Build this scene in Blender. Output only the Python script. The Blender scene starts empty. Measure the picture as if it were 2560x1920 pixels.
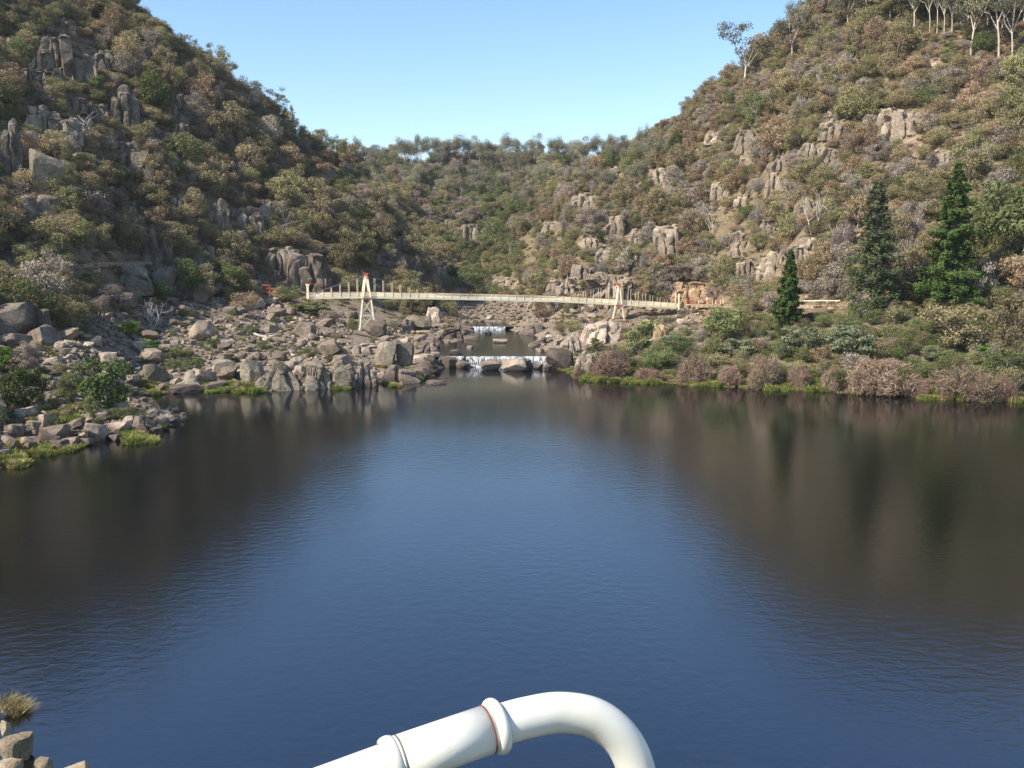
import bpy, math, random
import numpy as np
from mathutils import Vector, Matrix

# ------------------------------------------------------------------ camera, light, exposure
scene = bpy.context.scene
COL = scene.collection
F = 1000.0                       # focal length in pixels of the 1024 x 768 frame
CAM_Z = 22.0
PITCH = math.atan(0.124)
cam_data = bpy.data.cameras.new("camera")
cam_data.sensor_width = 36.0
cam_data.lens = 36.0 * F / 1024.0
cam_data.clip_start = 0.05
cam_data.clip_end = 5000.0
cam = bpy.data.objects.new("camera", cam_data)
cam.location = (0, 0, CAM_Z)
cam.rotation_euler = (math.pi / 2 - PITCH, 0, 0)
COL.objects.link(cam)
scene.camera = cam

SUN_EL = math.radians(43.0)
SUN_AZ = math.atan2(-0.87, -0.50)          # measured from +Y towards +X
sun_dir = Vector((math.sin(SUN_AZ) * math.cos(SUN_EL), math.cos(SUN_AZ) * math.cos(SUN_EL), math.sin(SUN_EL)))
world = bpy.data.worlds.new("World")
scene.world = world
world.use_nodes = True
wn = world.node_tree
sky = wn.nodes.new("ShaderNodeTexSky")
sky.sky_type = 'NISHITA'
sky.sun_disc = False
sky.sun_elevation = SUN_EL
sky.sun_rotation = SUN_AZ
sky.altitude = 100.0
sky.air_density = 1.0
sky.dust_density = 0.35
sky.ozone_density = 2.1
hsv = wn.nodes.new("ShaderNodeHueSaturation")
hsv.inputs["Saturation"].default_value = 1.10
wn.links.new(sky.outputs[0], hsv.inputs["Color"])
wn.links.new(hsv.outputs[0], wn.nodes["Background"].inputs[0])
wn.nodes["Background"].inputs[1].default_value = 0.133
sun_data = bpy.data.lights.new("sun", 'SUN')
sun_data.energy = 5.0
sun_data.angle = math.radians(0.53)
sun_data.color = (1.0, 0.92, 0.79)
sun = bpy.data.objects.new("sun", sun_data)
sun.rotation_euler = sun_dir.to_track_quat('Z', 'Y').to_euler()
sun.location = (-100, -60, 200)
COL.objects.link(sun)
scene.view_settings.view_transform = 'Standard'
scene.view_settings.look = 'None'
scene.view_settings.exposure = 0.72
scene.view_settings.gamma = 1.0
scene.cycles.max_bounces = 5
scene.cycles.diffuse_bounces = 2
scene.cycles.glossy_bounces = 2
scene.cycles.transmission_bounces = 2
scene.cycles.transparent_max_bounces = 4
scene.cycles.use_adaptive_sampling = True
scene.cycles.adaptive_threshold = 0.02

# ------------------------------------------------------------------ helpers
CP, SP = math.cos(PITCH), math.sin(PITCH)

def ray(px, py):
    dx, dy = (px - 512.0) / F, (384.0 - py) / F
    return dx, CP + dy * SP, -SP + dy * CP

def P(px, py, Y):
    d = ray(px, py)
    t = Y / d[1]
    return Vector((d[0] * t, Y, CAM_Z + d[2] * t))

def zat(py, Y):
    return P(512, py, Y).z

def proj(p):
    x, y, z = p[0], p[1], p[2] - CAM_Z
    f = y * CP - z * SP
    u = y * SP + z * CP
    return 512 + F * x / f, 384 - F * u / f

def hash3(i, j, k, seed=0):
    n = (i.astype(np.int64) * 374761393 + j.astype(np.int64) * 668265263 + k.astype(np.int64) * 2147483647 + seed * 974711) & 0xffffffff
    n = ((n ^ (n >> 13)) * 1274126177) & 0xffffffff
    n = ((n ^ (n >> 16)) * 2246822519) & 0xffffffff
    return ((n ^ (n >> 15)) & 0xffffff) / float(0xffffff)

def vnoise(p, seed=0):
    p = np.asarray(p, float)
    i = np.floor(p).astype(np.int64)
    f = p - i
    f = f * f * (3 - 2 * f)
    r = 0.0
    for a in (0, 1):
        wx = f[..., 0] if a else 1 - f[..., 0]
        for b in (0, 1):
            wy = f[..., 1] if b else 1 - f[..., 1]
            for c in (0, 1):
                wz = f[..., 2] if c else 1 - f[..., 2]
                r = r + wx * wy * wz * hash3(i[..., 0] + a, i[..., 1] + b, i[..., 2] + c, seed)
    return r * 2 - 1

def fbm(p, octaves=4, seed=0):
    p = np.asarray(p, float)
    r, a = 0.0, 0.5
    for o in range(octaves):
        r = r + a * vnoise(p, seed + o)
        p = p * 2.03 + 11.7
        a *= 0.5
    return r

def np_mesh(name, V, Fc, mats, mi=None, tint=None, smooth=False):
    V = np.ascontiguousarray(V, np.float32)
    me = bpy.data.meshes.new(name)
    if isinstance(Fc, np.ndarray):
        k = Fc.shape[1]
        loops = Fc.reshape(-1).astype(np.int32)
        starts = np.arange(0, len(Fc) * k, k, dtype=np.int32)
        tot = np.full(len(Fc), k, np.int32)
    else:
        tot = np.array([len(f) for f in Fc], np.int32)
        starts = np.concatenate([[0], np.cumsum(tot)[:-1]]).astype(np.int32)
        loops = np.array([i for f in Fc for i in f], np.int32)
    me.vertices.add(len(V))
    me.vertices.foreach_set("co", V.reshape(-1))
    me.loops.add(len(loops))
    me.loops.foreach_set("vertex_index", loops)
    me.polygons.add(len(tot))
    me.polygons.foreach_set("loop_start", starts)
    me.polygons.foreach_set("loop_total", tot)
    for m in (mats if isinstance(mats, (list, tuple)) else [mats]):
        me.materials.append(m)
    if mi is not None:
        me.polygons.foreach_set("material_index", np.asarray(mi, np.int32))
    me.polygons.foreach_set("use_smooth", np.full(len(tot), smooth, bool))
    if tint is not None:
        at = me.attributes.new("tint", 'FLOAT', 'POINT')
        at.data.foreach_set("value", np.asarray(tint, np.float32))
    me.update(calc_edges=True)
    me.validate()
    return me

def tag(o, label=None, cat=None, group=None, kind=None):
    if label: o["label"] = label
    if cat: o["category"] = cat
    if group: o["group"] = group
    if kind: o["kind"] = kind
    return o

def obj(name, me, parent=None, loc=None, rot=None, scl=None):
    o = bpy.data.objects.new(name, me)
    COL.objects.link(o)
    if parent is not None: o.parent = parent
    if loc is not None: o.location = loc
    if rot is not None: o.rotation_euler = rot
    if scl is not None: o.scale = scl if hasattr(scl, '__len__') else (scl,) * 3
    return o

class MB:
    """collects shapes for ONE mesh"""
    def __init__(self):
        self.V, self.Fc, self.n = [], [], 0
    def add(self, V, Fs):
        self.V.append(np.asarray(V, float))
        self.Fc += [tuple(i + self.n for i in f) for f in Fs]
        self.n += len(V)
        return self
    def bar(self, a, b, w, h=None, up=(0, 0, 1)):
        a, b = Vector(a), Vector(b)
        h = w if h is None else h
        d = (b - a).normalized()
        up = Vector(up)
        if abs(d.dot(up)) > 0.98: up = Vector((0, 1, 0))
        s = d.cross(up).normalized() * (w / 2)
        u = s.cross(d).normalized() * (h / 2)
        V = [p + i * s + j * u for p in (a, b) for i, j in ((-1, -1), (1, -1), (1, 1), (-1, 1))]
        return self.add(V, [(3, 2, 1, 0), (4, 5, 6, 7), (0, 1, 5, 4), (1, 2, 6, 5), (2, 3, 7, 6), (3, 0, 4, 7)])
    def box(self, c, s, rz=0.0):
        c = Vector(c); R = Matrix.Rotation(rz, 3, 'Z')
        V = [c + R @ Vector((i * s[0] / 2, j * s[1] / 2, k * s[2] / 2)) for k in (-1, 1) for i, j in ((-1, -1), (1, -1), (1, 1), (-1, 1))]
        return self.add(V, [(3, 2, 1, 0), (4, 5, 6, 7), (0, 1, 5, 4), (1, 2, 6, 5), (2, 3, 7, 6), (3, 0, 4, 7)])
    def tube(self, pts, radii, n=6, cap=True):
        V, Fs = tube_np(pts, radii, n, cap)
        return self.add(V, Fs)
    def mesh(self, name, mats, smooth=False):
        return np_mesh(name, np.concatenate(self.V), self.Fc, mats, smooth=smooth)

def tube_np(pts, radii, n=6, cap=True):
    pts = [Vector(p) for p in pts]
    V, Fs = [], []
    ref = None
    for i, p in enumerate(pts):
        d = (pts[min(i + 1, len(pts) - 1)] - pts[max(i - 1, 0)])
        d = d.normalized() if d.length > 1e-9 else Vector((0, 0, 1))
        if ref is None:
            ref = d.orthogonal().normalized()
        ref = (ref - d * ref.dot(d)).normalized()
        b = d.cross(ref)
        for k in range(n):
            a = 2 * math.pi * k / n
            V.append(p + (ref * math.cos(a) + b * math.sin(a)) * radii[i])
    for i in range(len(pts) - 1):
        for k in range(n):
            Fs.append((i * n + k, i * n + (k + 1) % n, (i + 1) * n + (k + 1) % n, (i + 1) * n + k))
    if cap:
        Fs.append(tuple(range(n - 1, -1, -1)))
        Fs.append(tuple((len(pts) - 1) * n + k for k in range(n)))
    return V, Fs

# ------------------------------------------------------------------ materials
def new_mat(name):
    m = bpy.data.materials.new(name)
    m.use_nodes = True
    nt = m.node_tree
    b = nt.nodes["Principled BSDF"]
    return m, nt, b

def N(nt, typ, **kw):
    n = nt.nodes.new(typ)
    for k, v in kw.items():
        setattr(n, k, v)
    return n

def noise(nt, vec, scale, detail=4, rough=0.55, dist=0.0):
    n = N(nt, "ShaderNodeTexNoise")
    n.inputs["Scale"].default_value = scale
    n.inputs["Detail"].default_value = detail
    n.inputs["Roughness"].default_value = rough
    n.inputs["Distortion"].default_value = dist
    if vec is not None: nt.links.new(vec, n.inputs["Vector"])
    return n.outputs["Fac"]

def ramp(nt, fac, stops):
    r = N(nt, "ShaderNodeValToRGB")
    while len(r.color_ramp.elements) < len(stops): r.color_ramp.elements.new(0.5)
    for e, (p, c) in zip(r.color_ramp.elements, stops):
        e.position = p
        e.color = (*c, 1) if len(c) == 3 else c
    nt.links.new(fac, r.inputs[0])
    return r.outputs[0]

def mix(nt, a, b, fac, mode='MIX'):
    m = N(nt, "ShaderNodeMix", data_type='RGBA', blend_type=mode)
    for s, v in ((0, fac), (6, a), (7, b)):
        if hasattr(v, "links"): nt.links.new(v, m.inputs[s])
        elif s == 0: m.inputs[0].default_value = v
        else: m.inputs[s].default_value = (*v, 1)
    return m.outputs[2]

def maprange(nt, v, a, b, c=0.0, d=1.0):
    m = N(nt, "ShaderNodeMapRange")
    nt.links.new(v, m.inputs[0])
    for i, x in zip((1, 2, 3, 4), (a, b, c, d)): m.inputs[i].default_value = x
    return m.outputs[0]

def bump(nt, h, strength, dist, b):
    n = N(nt, "ShaderNodeBump")
    n.inputs["Strength"].default_value = strength
    n.inputs["Distance"].default_value = dist
    nt.links.new(h, n.inputs["Height"])
    nt.links.new(n.outputs[0], b.inputs["Normal"])

def leaf_mat(name, c1, c2, trans=0.2, var=0.35):
    m, nt, b = new_mat(name)
    at = N(nt, "ShaderNodeAttribute", attribute_name="tint")
    oi = N(nt, "ShaderNodeObjectInfo")
    col = mix(nt, c1, c2, at.outputs["Fac"])
    v = maprange(nt, oi.outputs["Random"], 0, 1, 1 - var, 1 + var)
    hs = N(nt, "ShaderNodeHueSaturation")
    r2 = N(nt, "ShaderNodeMath", operation='FRACT')
    r1 = N(nt, "ShaderNodeMath", operation='MULTIPLY'); r1.inputs[1].default_value = 7.31
    nt.links.new(oi.outputs["Random"], r1.inputs[0]); nt.links.new(r1.outputs[0], r2.inputs[0])
    nt.links.new(maprange(nt, r2.outputs[0], 0, 1, 0.482, 0.522), hs.inputs["Hue"])
    nt.links.new(v, hs.inputs["Value"])
    nt.links.new(col, hs.inputs["Color"])
    nt.links.new(hs.outputs[0], b.inputs["Base Color"])
    b.inputs["Roughness"].default_value = 0.75
    b.inputs["Specular IOR Level"].default_value = 0.2
    if trans > 0:
        tr = N(nt, "ShaderNodeBsdfTranslucent")
        nt.links.new(hs.outputs[0], tr.inputs[0])
        mx = N(nt, "ShaderNodeMixShader"); mx.inputs[0].default_value = trans
        nt.links.new(b.outputs[0], mx.inputs[1]); nt.links.new(tr.outputs[0], mx.inputs[2])
        nt.links.new(mx.outputs[0], nt.nodes["Material Output"].inputs[0])
    return m

def bark_mat(name, c1, c2, scale=2.0):
    m, nt, b = new_mat(name)
    tc = N(nt, "ShaderNodeTexCoord")
    mp = N(nt, "ShaderNodeMapping"); mp.inputs["Scale"].default_value = (1, 1, 0.3)
    nt.links.new(tc.outputs["Object"], mp.inputs[0])
    f = noise(nt, mp.outputs[0], scale, 4)
    nt.links.new(ramp(nt, f, [(0.35, c1), (0.65, c2)]), b.inputs["Base Color"])
    b.inputs["Roughness"].default_value = 0.85
    return m

def rock_mat(name, dark, mid, pale, stain=True, bias=0.0, scale=0.5):
    m, nt, b = new_mat(name)
    tc = N(nt, "ShaderNodeTexCoord")
    oi = N(nt, "ShaderNodeObjectInfo")
    geo = N(nt, "ShaderNodeNewGeometry")
    off = N(nt, "ShaderNodeVectorMath", operation='ADD')
    nt.links.new(geo.outputs["Position"], off.inputs[0])
    nt.links.new(oi.outputs["Random"], off.inputs[1])
    big = noise(nt, off.outputs[0], scale * 0.35, 5, 0.6)
    fine = noise(nt, off.outputs[0], scale * 4, 5, 0.7)
    col = ramp(nt, big, [(0.30 + bias, dark), (0.5 + bias, mid), (0.68 + bias, pale)])
    spots = ramp(nt, fine, [(0.38, (0.62, 0.60, 0.58)), (0.5, (1, 1, 1)), (0.66, (1.25, 1.22, 1.15))])
    col = mix(nt, col, spots, 1.0, 'MULTIPLY')
    v = maprange(nt, oi.outputs["Random"], 0, 1, 0.78, 1.2)
    hs = N(nt, "ShaderNodeHueSaturation")
    nt.links.new(v, hs.inputs["Value"]); nt.links.new(col, hs.inputs["Color"])
    col = hs.outputs[0]
    if stain:                                            # dark wet band above the waterline
        sx = N(nt, "ShaderNodeSeparateXYZ"); nt.links.new(geo.outputs["Position"], sx.inputs[0])
        jit = N(nt, "ShaderNodeMath", operation='MULTIPLY_ADD'); jit.inputs[1].default_value = 2.2
        nt.links.new(noise(nt, geo.outputs["Position"], 0.25, 4), jit.inputs[0]); nt.links.new(sx.outputs[2], jit.inputs[2])
        st = maprange(nt, jit.outputs[0], 1.2, 2.9)
        col = mix(nt, mix(nt, col, (0.50, 0.47, 0.47), 1.0, 'MULTIPLY'), col, st)
    nt.links.new(col, b.inputs["Base Color"])
    b.inputs["Roughness"].default_value = 0.9
    b.inputs["Specular IOR Level"].default_value = 0.25
    bump(nt, fine, 0.6, 0.25, b)
    return m

def paint_mat(name, c, rough=0.45, dirt=0.12, scale=6.0):
    m, nt, b = new_mat(name)
    tc = N(nt, "ShaderNodeTexCoord")
    f = noise(nt, tc.outputs["Object"], scale, 6, 0.65)
    dk = tuple(x * (1 - dirt * 2.2) for x in c)
    nt.links.new(ramp(nt, f, [(0.3, dk), (0.55, c)]), b.inputs["Base Color"])
    b.inputs["Roughness"].default_value = rough
    return m

M = {}
# foliage
M['brown'] = leaf_mat('leaf_rusty_brown', (0.240, 0.178, 0.100), (0.415, 0.310, 0.185), 0.28, 0.28)
M['olive'] = leaf_mat('leaf_olive', (0.188, 0.168, 0.080), (0.338, 0.295, 0.152), 0.28, 0.28)
M['grey'] = leaf_mat('leaf_grey', (0.250, 0.205, 0.165), (0.420, 0.350, 0.285), 0.25, 0.28)
M['green'] = leaf_mat('leaf_mid_green', (0.120, 0.138, 0.050), (0.230, 0.240, 0.098), 0.28, 0.25)
M['greytwig'] = leaf_mat('grey_twigs', (0.160, 0.130, 0.112), (0.330, 0.275, 0.235), 0.0, 0.2)
M['dark'] = leaf_mat('leaf_dark_green', (0.048, 0.068, 0.020), (0.115, 0.145, 0.044), 0.2)
M['conifer'] = leaf_mat('needle_green', (0.028, 0.052, 0.013), (0.095, 0.145, 0.034), 0.15, 0.15)
M['conifer_dull'] = leaf_mat('needle_dull', (0.058, 0.088, 0.036), (0.130, 0.165, 0.075), 0.15, 0.15)
M['pale'] = leaf_mat('leaf_pale_tips', (0.085, 0.115, 0.050), (0.270, 0.285, 0.165), 0.2, 0.15)
M['lime'] = leaf_mat('leaf_lime', (0.12, 0.23, 0.018), (0.24, 0.36, 0.035), 0.3, 0.15)
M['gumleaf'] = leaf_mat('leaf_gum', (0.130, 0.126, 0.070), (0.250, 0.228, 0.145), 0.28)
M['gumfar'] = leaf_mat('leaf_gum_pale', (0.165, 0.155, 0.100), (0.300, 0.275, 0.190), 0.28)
M['twig'] = leaf_mat('willow_twigs', (0.160, 0.106, 0.074), (0.320, 0.220, 0.155), 0.0, 0.15)
M['grass'] = leaf_mat('grass_blades', (0.13, 0.155, 0.034), (0.30, 0.31, 0.085), 0.25, 0.15)
M['straw'] = leaf_mat('straw_blades', (0.22, 0.18, 0.07), (0.45, 0.36, 0.16), 0.2, 0.1)
M['bark'] = bark_mat('bark_dark', (0.06, 0.05, 0.042), (0.16, 0.14, 0.12))
M['gumbark'] = bark_mat('bark_pale', (0.34, 0.28, 0.22), (0.62, 0.55, 0.46))
M['bark_mid'] = bark_mat('bark_grey_brown', (0.14, 0.115, 0.09), (0.32, 0.27, 0.22))
M['dead'] = bark_mat('bark_bleached', (0.36, 0.32, 0.27), (0.62, 0.57, 0.50))
M['drygrass'] = leaf_mat('dry_grass', (0.19, 0.145, 0.075), (0.36, 0.28, 0.15), 0.2, 0.2)
# rock
M['rock'] = rock_mat('rock_dolerite', (0.135, 0.105, 0.078), (0.235, 0.185, 0.142), (0.36, 0.295, 0.232))
M['rockpale'] = rock_mat('rock_pale', (0.20, 0.158, 0.120), (0.34, 0.272, 0.212), (0.47, 0.39, 0.315))
M['rockcliff'] = rock_mat('rock_cliff', (0.085, 0.070, 0.056), (0.165, 0.138, 0.108), (0.275, 0.232, 0.18), False)
M['rocktone'] = rock_mat('rock_slope', (0.155, 0.122, 0.090), (0.265, 0.212, 0.158), (0.385, 0.315, 0.24), False)
M['rockdark'] = rock_mat('rock_dark', (0.085, 0.066, 0.052), (0.155, 0.122, 0.098), (0.235, 0.188, 0.155))
M['rockhill'] = rock_mat('rock_lichen', (0.115, 0.098, 0.075), (0.215, 0.182, 0.135), (0.34, 0.29, 0.225), False)
M['rockorange'] = rock_mat('rock_orange', (0.21, 0.135, 0.075), (0.33, 0.22, 0.125), (0.41, 0.31, 0.21), False)
M['rockwarm'] = rock_mat('rock_warm', (0.20, 0.155, 0.10), (0.32, 0.25, 0.165), (0.44, 0.36, 0.25), False, scale=2.0)
M['rocktan'] = rock_mat('rock_tan', (0.26, 0.18, 0.085), (0.40, 0.29, 0.15), (0.48, 0.38, 0.24), False)
# built things
M['cream'] = paint_mat('paint_cream', (0.92, 0.82, 0.58), 0.5, 0.04)
M['red'] = paint_mat('paint_red_oxide', (0.52, 0.085, 0.035), 0.5, 0.15)
M['orangered'] = paint_mat('paint_orange_red', (0.50, 0.10, 0.045), 0.5, 0.1)
M['concrete'] = paint_mat('concrete', (0.52, 0.43, 0.33), 0.9, 0.2, 1.5)
M['timber'] = paint_mat('weathered_timber', (0.30, 0.24, 0.17), 0.9, 0.2, 2)
M['cable'] = paint_mat('steel_cable', (0.16, 0.14, 0.12), 0.5, 0.1)
M['straw_track'] = paint_mat('track_gravel', (0.34, 0.24, 0.15), 0.95, 0.2, 0.7)
M['skin'] = paint_mat('skin', (0.50, 0.30, 0.21), 0.6, 0.03)
M['hair'] = paint_mat('hair', (0.03, 0.02, 0.015), 0.7, 0.03)
M['redcloth'] = paint_mat('red_cloth', (0.75, 0.09, 0.04), 0.8, 0.05)
M['whitecloth'] = paint_mat('white_cloth', (0.78, 0.74, 0.74), 0.8, 0.03)
M['darkcloth'] = paint_mat('dark_cloth', (0.05, 0.05, 0.07), 0.8, 0.05)
M['redcloth2'] = paint_mat('maroon_cloth', (0.36, 0.06, 0.04), 0.8, 0.05)

# ------------------------------------------------------------------ terrain (one heightfield sheet)
Z = 'z'
COLS = {   # bearing (as a column of the frame) -> profile outwards: (row, distance) or (Z, height, distance)
 -500: [(Z,0,45),(Z,4,58),(Z,14,90),(Z,50,150),(Z,95,215),(Z,130,280),(Z,140,340),(Z,110,500)],
 -200: [(Z,0,56),(Z,5,72),(Z,11,100),(Z,22,150),(Z,60,210),(Z,112,285),(Z,128,330),(Z,100,480)],
 -60:  [(Z,0,86),(Z,3.5,105),(Z,8,128),(Z,14,155),(Z,22,185),(Z,55,232),(Z,98,290),(Z,120,340),(Z,95,480)],
 0:    [(468,106),(425,124),(385,142),(342,160),(306,176),(268,191),(205,216),(135,246),(65,276),(5,300),(-55,330),(-90,365),(Z,90,520)],
 70:   [(446,118),(402,137),(388,147),(348,166),(312,183),(270,204),(206,230),(136,262),(66,295),(6,326),(-20,350),(Z,80,480)],
 137:  [(437,124),(Z,1.5,129),(Z,1.0,142),(Z,0.4,155),(390,167),(372,179),(347,196),(322,215),(302,228),(268,243),(206,264),(136,290),(60,320),(5,346),(Z,85,440),(Z,60,560)],
 180:  [(424,135),(Z,0.5,139),(Z,-1.2,146),(Z,-1.2,160),(389,169),(371,181),(350,198),(325,222),(303,238),(266,256),(206,277),(136,305),(64,333),(43,346),(Z,78,430),(Z,50,560)],
 206:  [(389,169),(371,182),(350,200),(330,224),(310,243),(297,254),(264,268),(206,289),(132,318),(56,352),(Z,78,430),(Z,50,560)],
 259:  [(388,170),(367,187),(351,205),(336,229),(317,254),(303,267),(264,285),(206,309),(132,346),(94,373),(Z,62,450),(Z,45,560)],
 310:  [(387,172),(362,191),(346,212),(334,238),(322,261),(308,274),(264,295),(206,327),(138,386),(Z,58,450),(Z,45,560),(158,690),(Z,60,900)],
 350:  [(385,174),(360,194),(347,218),(335,247),(323,266),(304,284),(264,306),(206,347),(166,412),(Z,48,470),(Z,45,560),(162,690),(Z,70,900)],
 390:  [(382,180),(357,204),(350,225),(340,252),(328,271),(304,300),(256,332),(206,398),(Z,30,470),(190,565),(164,680),(160,720),(Z,75,900)],
 426:  [(376,189),(363,202),(354,216),(345,248),(332,272),(318,300),(295,345),(266,385),(Z,13,425),(245,500),(205,580),(164,690),(Z,75,900)],
 450:  [(Z,-2,203),(Z,1.0,207),(Z,1.0,238),(Z,2.2,246),(333,258),(325,272),(320,290),(316,318),(304,375),(290,430),(242,520),(204,590),(160,700),(Z,75,900)],
 480:  [(Z,-2,204),(Z,1.0,207),(Z,1.0,284),(Z,2.4,289),(Z,2.4,313),(Z,4.5,328),(304,385),(288,440),(242,520),(204,590),(155,700),(Z,75,900)],
 505:  [(Z,-2,204),(Z,1.0,207),(Z,1.0,284),(Z,2.4,289),(Z,2.4,308),(Z,4.5,322),(304,375),(287,425),(242,505),(202,580),(155,700),(Z,75,900)],
 530:  [(Z,-2,204),(Z,1.0,207),(Z,1.0,262),(Z,2.6,272),(323,288),(312,318),(303,355),(285,400),(242,475),(200,550),(172,620),(155,700),(Z,75,900)],
 549:  [(Z,-1,203),(Z,1.4,207),(Z,2.6,226),(335,248),(330,264),(326,286),(316,300),(303,314),(286,340),(252,398),(222,450),(184,560),(158,690),(Z,75,900)],
 580:  [(377,188),(371,194),(352,214),(331,238),(325,262),(322,286),(303,293),(272,308),(232,346),(194,420),(168,520),(158,650),(Z,75,900)],
 619:  [(380,183),(367,195),(347,215),(332,240),(322,262),(320,284),(306,290),(302,294),(285,301),(252,320),(204,370),(168,450),(152,560),(Z,70,800)],
 660:  [(382,180),(362,192),(342,210),(322,235),(320,262),(317,284),(306,290),(302,294),(285,299),(242,317),(194,355),(152,410),(122,470)],
 700:  [(384,177),(364,188),(347,200),(332,225),(329,258),(326,281),(303,287),(286,294),(268,300),(204,330),(130,382),(92,432),(Z,80,600)],
 760:  [(388,172),(366,182),(347,192),(322,207),(306,232),(302,246),(260,264),(204,285),(120,335),(46,390),(Z,108,520)],
 810:  [(390,170),(366,178),(342,190),(312,204),(303,214),(252,235),(184,270),(90,315),(6,366),(Z,115,490)],
 880:  [(394,164),(371,172),(342,182),(312,196),(303,205),(252,224),(174,258),(70,305),(-18,350),(-45,375),(Z,110,490)],
 1024: [(400,157),(376,164),(342,175),(307,190),(252,208),(174,236),(70,275),(-20,315),(-70,350),(Z,100,450)],
 1150: [(408,150),(376,158),(340,168),(305,180),(250,196),(150,230),(50,270),(-60,330),(Z,110,420)],
 1500: [(430,130),(380,140),(300,160),(150,200),(0,250),(-100,300),(Z,120,420)],
}
PXS = np.arange(-500, 1500.1, 4.0)
YS = 38.0 * 1.0075 ** np.arange(0, 427)
keys = sorted(COLS)
prof = []
for k in keys:
    yy, zz = [], []
    for c in COLS[k]:
        if c[0] == Z: yy.append(c[2]); zz.append(c[1])
        else:
            yy.append(c[1]); zz.append(zat(c[0], c[1]))
    yy, zz = np.array(yy, float), np.array(zz, float)
    z = np.interp(YS, yy, zz)
    z = np.where(YS < yy[0], np.maximum(-5.0, zz[0] - (yy[0] - YS) * 0.28), z)
    prof.append(z)
prof = np.array(prof)
HT = np.empty((len(PXS), len(YS)))
for j in range(len(YS)):
    HT[:, j] = np.interp(PXS, keys, prof[:, j])
ker = np.array([1, 2, 3, 2, 1.]); ker /= ker.sum()
sm = HT.copy()
for s, w in zip(range(-2, 3), ker):
    pass
pad = np.pad(HT, ((0, 0), (2, 2)), mode='edge')
sm = sum(pad[:, i:i + HT.shape[1]] * ker[i] for i in range(5))
far_w = np.clip((YS - 225) / 40, 0, 1)[None, :]
HT = HT * (1 - far_w) + sm * far_w
UX = ((PXS - 512.0) / F)[:, None] * (YS * (CP + 0.0))[None, :] / CP   # first guess, refined below
# column of frame -> x = dx * Y / (CP + dy*SP); dy varies a little with row, so use the horizon row's value for the sheet
DEN = 1.0 / math.sqrt(1 + 0.124 ** 2) + 0.124 * SP
UX = ((PXS - 512.0) / F)[:, None] * (YS / DEN)[None, :]
PW = np.stack([UX, np.broadcast_to(YS[None, :], UX.shape), np.zeros_like(UX)], -1)
slope_w = np.clip((HT - 4) / 14, 0, 1)
n1 = fbm(PW / 22.0, 4, 3)
n2 = fbm(PW / 5.0, 3, 9)
land = np.clip((HT + 0.4) / 1.2, 0, 1)
HT = HT + slope_w * (n1 * 6.0 + n2 * 1.3) + (1 - slope_w) * land * (n1 * 0.7 + n2 * 0.7)

def hz(x, y):
    u = x / y * DEN * F + 512.0
    a = (u - PXS[0]) / 4.0
    b = math.log(y / 38.0) / math.log(1.0075)
    i = min(max(int(a), 0), len(PXS) - 2); j = min(max(int(b), 0), len(YS) - 2)
    fa, fb = min(max(a - i, 0), 1), min(max(b - j, 0), 1)
    return float(HT[i, j] * (1 - fa) * (1 - fb) + HT[i + 1, j] * fa * (1 - fb) + HT[i, j + 1] * (1 - fa) * fb + HT[i + 1, j + 1] * fa * fb)

ROWS = 384 - F * (YS[None, :] * SP + (HT - CAM_Z) * CP) / (YS[None, :] * CP - (HT - CAM_Z) * SP)
RUN = -np.minimum.accumulate(np.where(HT > -0.3, ROWS, 5000.0), axis=1)

def ground(px, py):
    """first point of the land met on the sight line through a place in the frame; None when it meets the sky"""
    a = (px - PXS[0]) / 4.0
    i = min(max(int(a), 0), len(PXS) - 2)
    j = max(1, min(int(np.searchsorted(RUN[i], -py)), int(np.searchsorted(RUN[i + 1], -py))) - 3)
    if j >= len(YS) - 2: return None
    d = ray(px, py)
    y = YS[j]
    while y < 780:
        t = y / d[1]
        if hz(d[0] * t, y) > -0.3 and CAM_Z + d[2] * t <= hz(d[0] * t, y):
            lo, hi = y / 1.003, y
            for _ in range(6):
                m = (lo + hi) / 2
                t = m / d[1]
                if CAM_Z + d[2] * t <= hz(d[0] * t, m): hi = m
                else: lo = m
            t = hi / d[1]
            return Vector((d[0] * t, hi, hz(d[0] * t, hi)))
        y *= 1.003
    return None

V = PW.copy(); V[..., 2] = HT
nu, ny = HT.shape
idx = np.arange(nu * ny).reshape(nu, ny)
quads = np.stack([idx[:-1, :-1], idx[1:, :-1], idx[1:, 1:], idx[:-1, 1:]], -1).reshape(-1, 4)
# how stony the ground is: the shore, the river bed and patches of the slopes
pxg = np.broadcast_to(PXS[:, None], HT.shape)
yg = np.broadcast_to(YS[None, :], HT.shape)
shore = np.clip((11.5 - HT) / 4.0, 0, 1) * np.where(pxg < 600, 1.0, 0.35)
green = np.exp(-((pxg - 475) / 45.0) ** 2) * np.clip((yg - 420) / 60, 0, 1) * np.clip((590 - yg) / 60, 0, 1)

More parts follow.
